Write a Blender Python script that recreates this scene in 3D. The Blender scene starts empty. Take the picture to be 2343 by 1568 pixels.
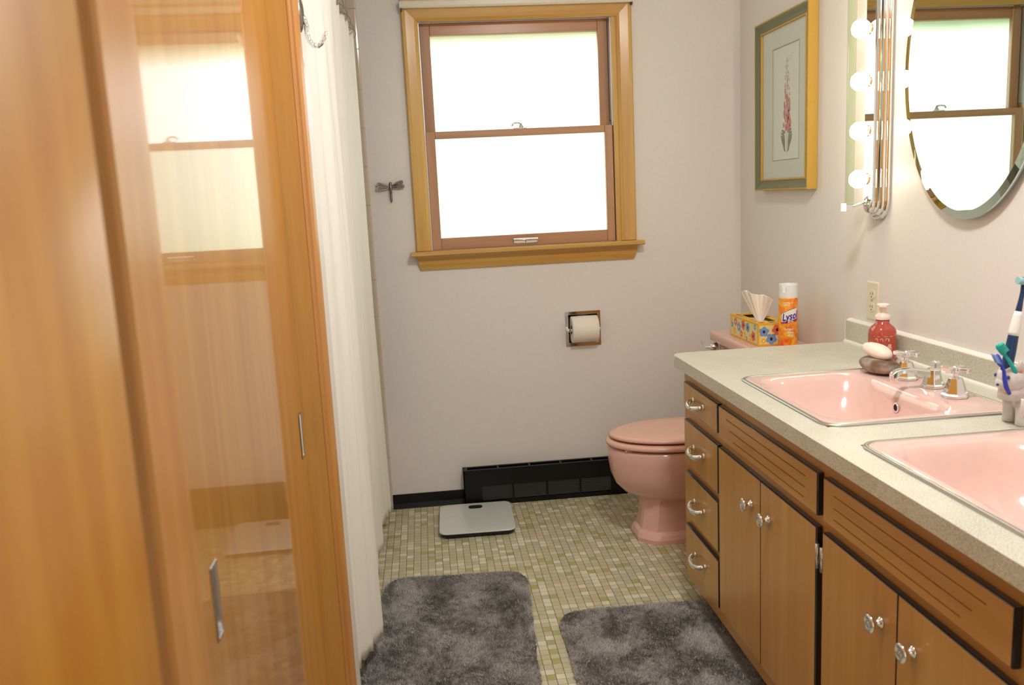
import bpy, bmesh, math, random
from mathutils import Vector, Matrix
from math import pi, sin, cos, radians, sqrt
SC = bpy.context.scene
COL = SC.collection
random.seed(7)

# ---------------------------------------------------------------- camera
CAM_H = 1.3334
F_PX, YAW, PITCH, ROLL = 1954.18, 5.5618, 9.6254, 2.832
cam = bpy.data.cameras.new('camera')
cam.sensor_fit = 'HORIZONTAL'
cam.sensor_width = 23.6
cam.lens = 23.6 * F_PX / 2343.0
cam.clip_start = 0.02
cam.dof.use_dof = True
cam.dof.focus_distance = 3.1
cam.dof.aperture_fstop = 4.0
co = bpy.data.objects.new('camera', cam)
COL.objects.link(co)
yw, pt, rl = radians(YAW), radians(PITCH), radians(ROLL)
r0 = Vector((cos(yw), -sin(yw), 0)); f0 = Vector((sin(yw), cos(yw), 0)); u0 = Vector((0, 0, 1))
fw = f0 * cos(pt) - u0 * sin(pt); up = f0 * sin(pt) + u0 * cos(pt)
rx = r0 * cos(rl) - up * sin(rl)
ux = r0 * sin(rl) + up * cos(rl)
M = Matrix((rx, ux, -fw)).transposed().to_4x4()
M.translation = Vector((0, 0, CAM_H))
co.matrix_world = M
SC.camera = co

# ---------------------------------------------------------------- view, world
vs = SC.view_settings
vs.view_transform = 'Standard'; vs.look = 'None'; vs.gamma = 1.0; vs.use_curve_mapping = False
vs.exposure = 0.52
SC.display_settings.display_device = 'sRGB'
SC.cycles.use_denoising = True
SC.cycles.max_bounces = 10
SC.cycles.diffuse_bounces = 5
SC.cycles.glossy_bounces = 5
SC.cycles.transparent_max_bounces = 12
SC.cycles.sample_clamp_indirect = 6.0
SC.cycles.caustics_reflective = False
SC.cycles.caustics_refractive = False
w = bpy.data.worlds.new('world'); SC.world = w; w.use_nodes = True
w.node_tree.nodes['Background'].inputs[0].default_value = (0.93, 0.97, 1.0, 1)
w.node_tree.nodes['Background'].inputs[1].default_value = 0.85      # added fill light entering by the doorway, standing in for an unseen hall

WINDOW_POWER = 1.9
BULB_POWER = 19.0
CEILING_FILL_POWER = 100.0

# room constants (metres)
D, R, L = 3.658, 1.390, -0.207      # window wall, right wall, edge of the tub tile
HC = 0.809                          # counter top
F = 0.776                           # counter front edge
XC = 0.806                          # cabinet face
XD = 0.791                          # door and drawer fronts
CEIL = 2.44

def area(name, loc, rot, size, power, color, sy=None):
    l = bpy.data.lights.new(name, 'AREA'); l.energy = power; l.color = color
    l.size = size
    if sy: l.shape = 'RECTANGLE'; l.size_y = sy
    o = bpy.data.objects.new(name, l); o.location = loc; o.rotation_euler = rot; COL.objects.link(o)
    return o

# ---------------------------------------------------------------- materials
MATS = {}
def _nt(name):
    m = bpy.data.materials.new(name); m.use_nodes = True
    nt = m.node_tree; b = nt.nodes['Principled BSDF']
    MATS[name] = m
    return m, nt, b
def mat(name, col, rough=0.5, metal=0.0, coat=0.0, coat_r=0.05, spec=0.5, emit=None, estr=0.0, trans=0.0, ior=1.45, bump=None, sheen=0.0):
    m, nt, b = _nt(name)
    b.inputs['Base Color'].default_value = (*col, 1)
    b.inputs['Roughness'].default_value = rough
    b.inputs['Metallic'].default_value = metal
    b.inputs['Coat Weight'].default_value = coat
    b.inputs['Coat Roughness'].default_value = coat_r
    b.inputs['Specular IOR Level'].default_value = spec
    b.inputs['Transmission Weight'].default_value = trans
    b.inputs['IOR'].default_value = ior
    b.inputs['Sheen Weight'].default_value = sheen
    if emit:
        b.inputs['Emission Color'].default_value = (*emit, 1); b.inputs['Emission Strength'].default_value = estr
    # a procedural variation and a fine bump so that nothing is perfectly flat
    tc = nt.nodes.new('ShaderNodeTexCoord')
    nz = nt.nodes.new('ShaderNodeTexNoise'); nz.inputs['Scale'].default_value = bump[0] if bump else 30
    nz.inputs['Detail'].default_value = 3
    nt.links.new(tc.outputs['Object'], nz.inputs['Vector'])
    if bump:
        bp = nt.nodes.new('ShaderNodeBump'); bp.inputs['Strength'].default_value = bump[1]; bp.inputs['Distance'].default_value = 0.002
        nt.links.new(nz.outputs['Fac'], bp.inputs['Height']); nt.links.new(bp.outputs['Normal'], b.inputs['Normal'])
    if metal < .5 and not emit:
        mx = nt.nodes.new('ShaderNodeMix'); mx.data_type = 'RGBA'
        mx.inputs['A'].default_value = (*[c * .96 for c in col], 1); mx.inputs['B'].default_value = (*[min(1, c * 1.04) for c in col], 1)
        nt.links.new(nz.outputs['Fac'], mx.inputs['Factor']); nt.links.new(mx.outputs['Result'], b.inputs['Base Color'])
    return m
def srgb(r, g, b):
    f = lambda c: ((c / 255 + .055) / 1.055) ** 2.4 if c > 10 else c / 255 / 12.92
    return (f(r), f(g), f(b))
def wood(name, light, dark, axis='z', rough=0.35, coat=0.5, coat_r=0.05, scale=1.0, contrast=1.0):
    m, nt, b = _nt(name)
    tc = nt.nodes.new('ShaderNodeTexCoord'); mp = nt.nodes.new('ShaderNodeMapping')
    s = {'x': (.7, 14, 14), 'y': (14, .7, 14), 'z': (14, 14, .7)}[axis]
    mp.inputs['Scale'].default_value = tuple(v * scale for v in s)
    nz = nt.nodes.new('ShaderNodeTexNoise'); nz.inputs['Scale'].default_value = 1.6; nz.inputs['Detail'].default_value = 5; nz.inputs['Distortion'].default_value = .4
    fine = nt.nodes.new('ShaderNodeTexNoise'); fine.inputs['Scale'].default_value = 14; fine.inputs['Detail'].default_value = 3
    big = nt.nodes.new('ShaderNodeTexNoise'); big.inputs['Scale'].default_value = .5
    for n in (nz, fine, big): nt.links.new(mp.outputs[0], n.inputs['Vector'])
    nt.links.new(tc.outputs['Object'], mp.inputs['Vector'])
    a1 = nt.nodes.new('ShaderNodeMath'); a1.operation = 'MULTIPLY_ADD'; a1.inputs[1].default_value = .25 * contrast
    nt.links.new(fine.outputs['Fac'], a1.inputs[0]); nt.links.new(nz.outputs['Fac'], a1.inputs[2])
    a2 = nt.nodes.new('ShaderNodeMath'); a2.operation = 'MULTIPLY_ADD'; a2.inputs[1].default_value = .35
    nt.links.new(big.outputs['Fac'], a2.inputs[0]); nt.links.new(a1.outputs[0], a2.inputs[2])
    cr = nt.nodes.new('ShaderNodeValToRGB')
    cr.color_ramp.elements[0].position = .55; cr.color_ramp.elements[0].color = (*dark, 1)
    cr.color_ramp.elements[1].position = 1.05 if False else 1.0; cr.color_ramp.elements[1].color = (*light, 1)
    nt.links.new(a2.outputs[0], cr.inputs[0]); nt.links.new(cr.outputs[0], b.inputs['Base Color'])
    b.inputs['Roughness'].default_value = rough; b.inputs['Coat Weight'].default_value = coat; b.inputs['Coat Roughness'].default_value = coat_r
    bp = nt.nodes.new('ShaderNodeBump'); bp.inputs['Strength'].default_value = .06; bp.inputs['Distance'].default_value = .001
    nt.links.new(fine.outputs['Fac'], bp.inputs['Height']); nt.links.new(bp.outputs['Normal'], b.inputs['Normal'])
    return m

wall_m = mat('wall_paint', srgb(229, 224, 219), .42, bump=(90, .08), spec=.4)
ceil_m = mat('ceiling_paint', srgb(240, 238, 232), .8)
black_m = mat('black_vinyl', (.007, .007, .008), .38, bump=(60, .1), spec=.3)
heat_m = mat('black_enamel', (.006, .006, .007), .35, bump=(120, .1), spec=.3)
slot_m = mat('dark_recess', (.004, .004, .004), .8)
vent_m = mat('grille_metal', (.05, .05, .05), .35)
wood_win = wood('window_fir', srgb(214, 171, 90), srgb(190, 138, 63), 'z', coat=.35, coat_r=.2)
wood_winx = wood('window_fir_rail', srgb(214, 171, 90), srgb(190, 138, 63), 'x', coat=.35, coat_r=.2)
wood_sash = wood('sash_fir', srgb(190, 144, 106), srgb(166, 116, 80), 'z', coat=.3, coat_r=.25)
wood_sashx = wood('sash_fir_rail', srgb(190, 144, 106), srgb(166, 116, 80), 'x', coat=.3, coat_r=.25)
wood_van = wood('vanity_birch', srgb(202, 154, 79), srgb(188, 136, 63), 'z', rough=.4, coat=.35, coat_r=.12, contrast=.7)
wood_vany = wood('vanity_birch_rail', srgb(202, 152, 77), srgb(186, 132, 59), 'y', rough=.4, coat=.35, coat_r=.12, contrast=.5)
wood_clo = wood('closet_birch', srgb(196, 142, 59), srgb(176, 115, 39), 'z', rough=.35, coat=.85, coat_r=.035, contrast=.6)
wood_cas = wood('casing_birch', srgb(208, 165, 90), srgb(190, 138, 66), 'z', rough=.4, coat=.4, coat_r=.25)
wood_cas2 = wood('casing_fir', srgb(198, 142, 74), srgb(176, 115, 53), 'z', rough=.4, coat=.4, coat_r=.25)
wood_open = wood('door_birch', srgb(194, 138, 46), srgb(170, 107, 26), 'z', rough=.4, coat=.3, coat_r=.22, contrast=.6)
edge_m = mat('black_edge_paint', (.008, .009, .012), .22, coat=.6)
chrome = mat('chrome', (.86, .87, .88), .07, 1.0)
chrome_d = mat('satin_chrome', (.62, .61, .60), .22, 1.0)
nickel = mat('pewter', (.25, .22, .20), .35, 1.0, bump=(220, .5))
steel = mat('steel_rim', (.55, .54, .52), .3, 1.0)
pink = mat('pink_porcelain', srgb(226, 192, 184), .09, coat=.6, coat_r=.03)
pink_t = mat('pink_toilet', srgb(226, 180, 170), .12, coat=.5, coat_r=.04)
pink_s = mat('pink_seat_plastic', srgb(226, 180, 163), .25, coat=.2)
white_p = mat('white_plastic', srgb(235, 236, 234), .3)
ivory = mat('ivory_plastic', srgb(228, 218, 196), .35)
paper = mat('tissue_paper', srgb(240, 232, 222), .85, bump=(200, .3))
caulk = mat('white_caulk', srgb(232, 230, 224), .5)
black_p = mat('black_plastic', (.01, .01, .012), .2)
cur_m = mat('curtain_fabric', srgb(240, 237, 228), .85, sheen=.2, bump=(700, .5))
tile_m = mat('tub_tile', srgb(208, 194, 176), .12, coat=.3)
grout_w = mat('tile_grout', srgb(196, 180, 158), .8)
alu = mat('aluminium_track', (.62, .62, .60), .35, .9)
lightwood = None

def mat_floor():
    m, nt, b = _nt('mosaic_floor')
    tc = nt.nodes.new('ShaderNodeTexCoord'); mp = nt.nodes.new('ShaderNodeMapping'); mp.vector_type = 'POINT'
    p = .027
    mp.inputs['Scale'].default_value = (1 / p, 1 / p, 1); mp.inputs['Location'].default_value = (.2218 / p + 200, 200.35, 0)
    nt.links.new(tc.outputs['Object'], mp.inputs['Vector'])
    sx = nt.nodes.new('ShaderNodeSeparateXYZ'); nt.links.new(mp.outputs[0], sx.inputs[0])
    def mth(op, a, b_=None, c=None):
        n = nt.nodes.new('ShaderNodeMath'); n.operation = op
        for i, v in enumerate((a, b_, c)):
            if v is None: continue
            if isinstance(v, (int, float)): n.inputs[i].default_value = v
            else: nt.links.new(v, n.inputs[i])
        return n.outputs[0]
    fx = mth('FLOOR', sx.outputs[0]); fy = mth('FLOOR', sx.outputs[1])
    cb = nt.nodes.new('ShaderNodeCombineXYZ'); nt.links.new(fx, cb.inputs[0]); nt.links.new(fy, cb.inputs[1])
    wn = nt.nodes.new('ShaderNodeTexWhiteNoise'); wn.noise_dimensions = '2D'; nt.links.new(cb.outputs[0], wn.inputs['Vector'])
    cr = nt.nodes.new('ShaderNodeValToRGB'); cr.color_ramp.interpolation = 'CONSTANT'
    cols = [(0, srgb(204, 194, 164)), (.2, srgb(196, 187, 154)), (.42, srgb(192, 190, 162)), (.58, srgb(212, 205, 178)), (.72, srgb(224, 219, 196)), (.86, srgb(192, 190, 162)), (.925, srgb(178, 174, 108)), (.965, srgb(170, 172, 122))]
    els = cr.color_ramp.elements
    els[0].position = 0; els[0].color = (*cols[0][1], 1); els[1].position = cols[1][0]; els[1].color = (*cols[1][1], 1)
    for q, c in cols[2:]:
        e = els.new(q); e.color = (*c, 1)
    nt.links.new(wn.outputs['Value'], cr.inputs[0])
    gx = mth('ABSOLUTE', mth('SUBTRACT', mth('FRACT', sx.outputs[0]), .5)); gy = mth('ABSOLUTE', mth('SUBTRACT', mth('FRACT', sx.outputs[1]), .5))
    mxx = mth('GREATER_THAN', gx, .468); mxy = mth('GREATER_THAN', gy, .470)
    nz = nt.nodes.new('ShaderNodeTexNoise'); nz.inputs['Scale'].default_value = .9; nz.inputs['Detail'].default_value = 4
    nt.links.new(mp.outputs[0], nz.inputs['Vector'])
    hv = nt.nodes.new('ShaderNodeMix'); hv.data_type = 'RGBA'; hv.blend_type = 'MULTIPLY'; hv.inputs['Factor'].default_value = .22
    nt.links.new(cr.outputs[0], hv.inputs['A']); nt.links.new(nz.outputs['Fac'], hv.inputs['B'])
    m1 = nt.nodes.new('ShaderNodeMix'); m1.data_type = 'RGBA'
    nt.links.new(mth('MULTIPLY', mxy, .8), m1.inputs['Factor']); nt.links.new(hv.outputs['Result'], m1.inputs['A']); m1.inputs['B'].default_value = (*srgb(128, 114, 76), 1)
    m2 = nt.nodes.new('ShaderNodeMix'); m2.data_type = 'RGBA'
    nt.links.new(mxx, m2.inputs['Factor']); nt.links.new(m1.outputs['Result'], m2.inputs['A']); m2.inputs['B'].default_value = (*srgb(92, 76, 38), 1)
    nt.links.new(m2.outputs['Result'], b.inputs['Base Color'])
    b.inputs['Roughness'].default_value = .55
    h = mth('SUBTRACT', 1.0, mth('MAXIMUM', mxx, mxy))
    bp = nt.nodes.new('ShaderNodeBump'); bp.inputs['Strength'].default_value = .25; bp.inputs['Distance'].default_value = .001
    nt.links.new(h, bp.inputs['Height']); nt.links.new(bp.outputs['Normal'], b.inputs['Normal'])
    return m
floor_m = mat_floor()

def mat_speckle(name, base, cols, rough=.4, scale=420, big=10):
    m, nt, b = _nt(name)
    tc = nt.nodes.new('ShaderNodeTexCoord')
    n1 = nt.nodes.new('ShaderNodeTexNoise'); n1.inputs['Scale'].default_value = scale; n1.inputs['Detail'].default_value = 2
    n2 = nt.nodes.new('ShaderNodeTexNoise'); n2.inputs['Scale'].default_value = big; n2.inputs['Detail'].default_value = 4
    for n in (n1, n2): nt.links.new(tc.outputs['Object'], n.inputs['Vector'])
    c1 = nt.nodes.new('ShaderNodeValToRGB')
    c1.color_ramp.elements[0].position = .36; c1.color_ramp.elements[0].color = (*cols[0], 1)
    c1.color_ramp.elements[1].position = .66; c1.color_ramp.elements[1].color = (*cols[1], 1)
    e = c1.color_ramp.elements.new(.5); e.color = (*base, 1)
    nt.links.new(n1.outputs['Fac'], c1.inputs[0])
    mx = nt.nodes.new('ShaderNodeMix'); mx.data_type = 'RGBA'; mx.blend_type = 'SOFT_LIGHT'; mx.inputs['Factor'].default_value = .35
    nt.links.new(c1.outputs[0], mx.inputs['A']); nt.links.new(n2.outputs['Fac'], mx.inputs['B'])
    nt.links.new(mx.outputs['Result'], b.inputs['Base Color']); b.inputs['Roughness'].default_value = rough
    return m
lam_m = mat_speckle('laminate', srgb(204, 203, 188), (srgb(180, 174, 154), srgb(222, 221, 208)), .32)
rug_m = mat_speckle('rug_fibre', srgb(176, 172, 169), (srgb(152, 148, 147), srgb(196, 192, 188)), .9, 300, 14)
rock_m = mat_speckle('river_rock', srgb(146, 130, 118), (srgb(116, 84, 60), srgb(172, 156, 140)), .5, 28, 9)

def mat_tint_glass(name, tint, fac=.12, rough=.02):
    m = bpy.data.materials.new(name); m.use_nodes = True; nt = m.node_tree; nt.nodes.clear()
    out = nt.nodes.new('ShaderNodeOutputMaterial'); mx = nt.nodes.new('ShaderNodeMixShader'); fr = nt.nodes.new('ShaderNodeFresnel'); fr.inputs[0].default_value = 1.5
    t = nt.nodes.new('ShaderNodeBsdfTransparent'); t.inputs[0].default_value = (*tint, 1)
    g = nt.nodes.new('ShaderNodeBsdfGlossy'); g.inputs['Roughness'].default_value = rough
    ge = nt.nodes.new('ShaderNodeNewGeometry'); iv = nt.nodes.new('ShaderNodeMath'); iv.operation = 'SUBTRACT'; iv.inputs[0].default_value = 1.0
    ml = nt.nodes.new('ShaderNodeMath'); ml.operation = 'MULTIPLY'
    nt.links.new(ge.outputs['Backfacing'], iv.inputs[1]); nt.links.new(iv.outputs[0], ml.inputs[0]); nt.links.new(fr.outputs[0], ml.inputs[1])   # no mirror image from inside the sheet
    nt.links.new(ml.outputs[0], mx.inputs[0]); nt.links.new(t.outputs[0], mx.inputs[1]); nt.links.new(g.outputs[0], mx.inputs[2]); nt.links.new(mx.outputs[0], out.inputs[0])
    return m
glass_m = mat_tint_glass('clear_glass', (.975, .985, .975))
bar_m = mat_tint_glass('bar_glass', (.86, .92, .80))
ring_m = mat_tint_glass('clear_ring_plastic', (.93, .92, .9))

def mat_pane(name, lower):
    """Frosted window glass with the daylight outside put into its own glow; the garden behind it shows only as a blurred tint."""
    m, nt, b = _nt(name)
    tc = nt.nodes.new('ShaderNodeTexCoord'); sx = nt.nodes.new('ShaderNodeSeparateXYZ'); nt.links.new(tc.outputs['Generated'], sx.inputs[0])
    nz = nt.nodes.new('ShaderNodeTexNoise'); nz.inputs['Scale'].default_value = 1.6; nz.inputs['Detail'].default_value = 1
    nt.links.new(tc.outputs['Generated'], nz.inputs['Vector'])
    cr = nt.nodes.new('ShaderNodeValToRGB'); e = cr.color_ramp.elements
    if lower:   # lawn and shrubs
        e[0].position = 0.0; e[0].color = (.40, .54, .40, 1); e[1].position = 1.0; e[1].color = (.50, .62, .54, 1)
        k = e.new(.5); k.color = (.47, .58, .49, 1)
    else:       # sky above, eaves at the very top
        e[0].position = 0.0; e[0].color = (.80, .98, 1.0, 1); e[1].position = 1.0; e[1].color = (.15, .18, .09, 1)
        k = e.new(.80); k.color = (.98, 1.0, .98, 1); k = e.new(.92); k.color = (.45, .5, .36, 1)
    ad = nt.nodes.new('ShaderNodeMath'); ad.operation = 'MULTIPLY_ADD'; ad.inputs[1].default_value = .08 if not lower else .3
    nt.links.new(nz.outputs['Fac'], ad.inputs[0]); nt.links.new(sx.outputs[2], ad.inputs[2])
    nt.links.new(ad.outputs[0], cr.inputs[0])
    nt.links.new(cr.outputs[0], b.inputs['Emission Color']); b.inputs['Emission Strength'].default_value = WINDOW_POWER  # daylight is put into the pane's own emission
    b.inputs['Base Color'].default_value = (.5, .55, .52, 1); b.inputs['Roughness'].default_value = .35
    return m
pane_up = mat_pane('frosted_glass_sky', False); pane_lo = mat_pane('frosted_glass_garden', True)

# ---------------------------------------------------------------- mesh helpers
class MB:
    def __init__(s): s.v = []; s.f = []; s.m = []; s.sm = []
    def add(s, vs, fs, mi=0, smooth=False):
        n = len(s.v); s.v += [tuple(v) for v in vs]
        for f in fs: s.f.append(tuple(i + n for i in f)); s.m.append(mi); s.sm.append(smooth)
        return s
    def box(s, a, b, mi=0):
        x0, y0, z0 = [min(p, q) for p, q in zip(a, b)]; x1, y1, z1 = [max(p, q) for p, q in zip(a, b)]
        v = [(x0, y0, z0), (x1, y0, z0), (x1, y1, z0), (x0, y1, z0), (x0, y0, z1), (x1, y0, z1), (x1, y1, z1), (x0, y1, z1)]
        return s.add(v, [(0, 3, 2, 1), (4, 5, 6, 7), (0, 1, 5, 4), (1, 2, 6, 5), (2, 3, 7, 6), (3, 0, 4, 7)], mi)
    def loft(s, rings, mi=0, smooth=True, cap0=True, cap1=True, closed=True):
        n = len(rings[0]); vs = [p for r in rings for p in r]; fs = []
        for i in range(len(rings) - 1):
            for j in range(n if closed else n - 1):
                k = (j + 1) % n
                fs.append((i * n + j, i * n + k, (i + 1) * n + k, (i + 1) * n + j))
        s.add(vs, fs, mi, smooth)
        if cap0: s.add(rings[0], [tuple(range(n))[::-1]], mi, False)
        if cap1: s.add(rings[-1], [tuple(range(n))], mi, False)
        return s
    def lathe(s, prof, c=(0, 0, 0), axis='z', n=32, mi=0, cap0=True, cap1=True, smooth=True):
        rings = []
        for r, h in prof:
            ring = []
            for k in range(n):
                a = 2 * pi * k / n; x, y = r * cos(a), r * sin(a)
                p = {'z': (x, y, h), 'x': (h, x, y), 'y': (x, h, y), '-x': (-h, x, y)}[axis]
                ring.append((c[0] + p[0], c[1] + p[1], c[2] + p[2]))
            rings.append(ring)
        return s.loft(rings, mi, smooth, cap0, cap1)
    def tube(s, pts, r, n=12, mi=0, caps=True, closed=False, smooth=True, flat=1.0):
        pts = [Vector(p) for p in pts]; m = len(pts); rings = []
        rr_ = r if isinstance(r, (list, tuple)) else [r] * m
        nrm = None
        for i, p in enumerate(pts):
            if closed: t = pts[(i + 1) % m] - pts[i - 1]
            else: t = pts[min(i + 1, m - 1)] - pts[max(i - 1, 0)]
            t.normalize()
            if nrm is None:
                a = Vector((0, 0, 1)) if abs(t.z) < .9 else Vector((1, 0, 0))
                nrm = (a - t * a.dot(t)).normalized()
            else: nrm = (nrm - t * nrm.dot(t)).normalized()
            bn = t.cross(nrm)
            rings.append([p + nrm * (cos(2 * pi * k / n) * rr_[i]) + bn * (sin(2 * pi * k / n) * rr_[i] * flat) for k in range(n)])
        if closed: rings.append(rings[0]); return s.loft(rings, mi, smooth, False, False)
        return s.loft(rings, mi, smooth, caps, caps)
    def ball(s, c, r, n=24, m=14, mi=0):
        r = r if isinstance(r, (tuple, list)) else (r, r, r)
        rings = []
        for i in range(m + 1):
            t = -pi / 2 + pi * i / m; q = max(cos(t), 1e-4)
            rings.append([(c[0] + r[0] * q * cos(2 * pi * k / n), c[1] + r[1] * q * sin(2 * pi * k / n), c[2] + r[2] * sin(t)) for k in range(n)])
        return s.loft(rings, mi, True, True, True)

def world_loc(o):
    v = Vector((0, 0, 0))
    while o is not None: v += Vector(o.location); o = o.parent
    return v
def build(name, mb, mats, parent=None, bevel=0, seg=2, autos=False, subsurf=0, weighted=False):
    off = world_loc(parent) if parent is not None else Vector((0, 0, 0))
    me = bpy.data.meshes.new(name)
    me.from_pydata([tuple(Vector(v) - off) for v in mb.v], [], mb.f)
    if not isinstance(mats, (list, tuple)): mats = [mats]
    for m in mats: me.materials.append(m)
    me.polygons.foreach_set('material_index', mb.m); me.polygons.foreach_set('use_smooth', mb.sm)
    me.validate(); me.update()
    bm = bmesh.new(); bm.from_mesh(me)
    bmesh.ops.remove_doubles(bm, verts=bm.verts, dist=1e-6)
    bmesh.ops.recalc_face_normals(bm, faces=bm.faces); bm.to_mesh(me); bm.free()
    o = bpy.data.objects.new(name, me); COL.objects.link(o)
    if parent is not None: o.parent = parent
    if bevel:
        b = o.modifiers.new('bevel', 'BEVEL'); b.width = bevel; b.segments = seg; b.limit_method = 'ANGLE'; b.angle_limit = radians(40)
        b.harden_normals = False
    if subsurf:
        b = o.modifiers.new('sub', 'SUBSURF'); b.levels = subsurf; b.render_levels = subsurf
    return o
def tag(o, label, cat, group=None):
    o['label'] = label; o['category'] = cat
    if group: o['group'] = group
    return o
def thing(name, loc, label, cat, group=None):
    o = bpy.data.objects.new(name, None); o.empty_display_size = .05; o.location = loc; COL.objects.link(o)
    return tag(o, label, cat, group)
def struct(o, label=None, cat=None):
    o['kind'] = 'structure'
    if label: o['label'] = label
    if cat: o['category'] = cat
    return o
def rr(cx, cy, hx, hy, r, z, n=8):
    r = min(r, hx, hy); pts = []
    for q, (sx, sy) in enumerate(((1, 1), (-1, 1), (-1, -1), (1, -1))):
        for k in range(n + 1):
            a = pi / 2 * q + pi / 2 * k / n
            pts.append((cx + sx * (hx - r) + r * cos(a), cy + sy * (hy - r) + r * sin(a), z))
    return pts
def rect_holes(mb, u0, u1, v0, v1, holes, P, mi=0):
    """Faces of the rectangle u0..u1 x v0..v1 minus the rectangular holes; P maps (u, v) to a point."""
    us = sorted({u0, u1, *[h[0] for h in holes], *[h[1] for h in holes]}); vs_ = sorted({v0, v1, *[h[2] for h in holes], *[h[3] for h in holes]})
    for i in range(len(us) - 1):
        for j in range(len(vs_) - 1):
            cu, cv = (us[i] + us[i + 1]) / 2, (vs_[j] + vs_[j + 1]) / 2
            if any(h[0] < cu < h[1] and h[2] < cv < h[3] for h in holes): continue
            mb.add([P(us[i], vs_[j]), P(us[i + 1], vs_[j]), P(us[i + 1], vs_[j + 1]), P(us[i], vs_[j + 1])], [(0, 1, 2, 3)], mi)
def slab_holes(u0, u1, v0, v1, holes, P3, t0, t1, mb=None):
    mb = mb or MB()
    for t in (t0, t1): rect_holes(mb, u0, u1, v0, v1, holes, lambda u, v: P3(u, v, t))
    for a, b, c, d in [(u0, u1, v0, v1)] + list(holes):
        for p, q in (((a, c), (b, c)), ((b, c), (b, d)), ((b, d), (a, d)), ((a, d), (a, c))):
            mb.add([P3(*p, t0), P3(*q, t0), P3(*q, t1), P3(*p, t1)], [(0, 1, 2, 3)])
    return mb

# ---------------------------------------------------------------- room shell
XL = -1.02          # far side of the tub alcove
Y0 = -0.16          # doorway wall
WX0, WX1, WZ0, WZ1 = .012, .858, 1.11, 2.085     # window opening
mb = slab_holes(XL - .1, R + .1, 0, CEIL, [(WX0, WX1, WZ0, WZ1), (.600, .744, .684, .822)], lambda u, v, t: (u, t, v), D, D + .12)
struct(build('wall_back', mb, wall_m), 'off-white painted wall with the window in it', 'wall')
struct(build('wall_right', MB().box((R, Y0 - 1.6, 0), (R + .1, D, CEIL)), wall_m), 'off-white painted wall behind the long counter', 'wall')
struct(build('floor', MB().box((XL - .1, Y0 - 1.6, -.06), (R + .1, D + .12, 0)), floor_m), 'small beige and green mosaic tile floor', 'floor')
struct(build('ceiling', MB().box((XL - .1, Y0 - 1.6, CEIL), (R + .1, D + .12, CEIL + .06)), ceil_m), 'white ceiling', 'ceiling')
# closet wall with the sliding-door opening
mb = slab_holes(Y0, 2.14, 0, CEIL, [(.60, 1.90, -.001, 2.06)], lambda u, v, t: (t, u, v), -.345, -.243)
struct(build('wall_left', mb, wall_m), 'painted wall around the closet opening', 'wall')
struct(build('wall_alcove', MB().box((XL, 2.06, 0), (-.345, 2.14, CEIL)), wall_m), 'end wall of the tub alcove', 'wall')
struct(build('wall_tub', MB().box((XL - .1, 2.14, 0), (XL, D, CEIL)), wall_m), 'long wall behind the tub', 'wall')
struct(build('wall_closet', MB().box((XL, Y0, 0), (XL + .03, 2.06, CEIL)), wall_m), 'back wall of the closet', 'wall')
mb = slab_holes(-.243, R, 0, CEIL, [(-.20, .66, -.001, 2.05)], lambda u, v, t: (u, t, v), Y0 - .11, Y0)
struct(build('wall_front', mb, wall_m), 'wall with the doorway the picture is taken from', 'wall')
# baseboards (black vinyl cove)
mb = MB()
prof = [(.001, 0), (.020, 0), (.016, .004), (.010, .010), (.0065, .020), (.005, .0615), (.001, .0615)]
def cove(x0, x1):
    m_ = MB(); m_.loft([[(x, D - a, z) for a, z in prof] for x in (x0, x1)], 0, False); return m_
bb = struct(build('baseboard_back', cove(L, .108), black_m), 'black vinyl baseboard left of the heater', 'baseboard')
struct(build('baseboard_corner', cove(.838, R), black_m), 'black vinyl baseboard behind the toilet', 'baseboard')

# tub-end tile on the window wall
mb = MB(); TT = .0075; tw = .152
z = 2.113
zs = [2.113 + .1565 * k for k in range(2, -14, -1)]
for k in range(len(zs) - 1):
    zt, zb = zs[k] - .001, zs[k + 1] + .001
    zb = max(zb, .001)
    if zt <= zb: continue
    zt = min(zt, CEIL - .001)
    x1 = L
    # bullnose piece with a rounded right edge
    xa = L - .041
    ring = lambda zz: [(xa + .001, D - .0005, zz), (xa + .001, D - TT, zz), (L - .008, D - TT, zz), (L - .003, D - TT * .85, zz), (L - .0007, D - TT * .5, zz), (L, D - .0005, zz)]
    mb.loft([ring(zb), ring(zt)], 0, False)
    x = xa
    while x > XL + .01:
        xb = max(x - tw, XL)
        mb.box((xb + .001, D - TT, zb), (x - .001, D - .0005, zt)); x -= tw
mb.box((XL, D - TT + .0012, 0), (L - .006, D - .0004, CEIL), 1)
struct(build('wall_tile', mb, [tile_m, grout_w], bevel=.0008, seg=1), 'beige glazed wall tile with bullnose edge beside the shower curtain', 'wall')

# ---------------------------------------------------------------- window
win = thing('window_1', (.44, D, 1.12), 'wood-framed double-hung window with bright frosted glass', 'window'); win['kind'] = 'structure'
CW = .063
def casing_prof(w_, t_): # across the width (0 = outer edge), thickness off the wall
    return [(0, .0), (0, t_ * .85), (.004, t_), (w_ * .25, t_), (w_ * .45, t_ * .9), (w_ * .80, t_ * .72), (w_ - .008, t_ * .62), (w_, t_ * .45), (w_, 0)]
cp = casing_prof(CW, .021)
mb = MB(); mb.loft([[(-.030 + u, D - t, z_) for u, t in cp] for z_ in (1.128, 2.145)], 0, False)
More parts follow.
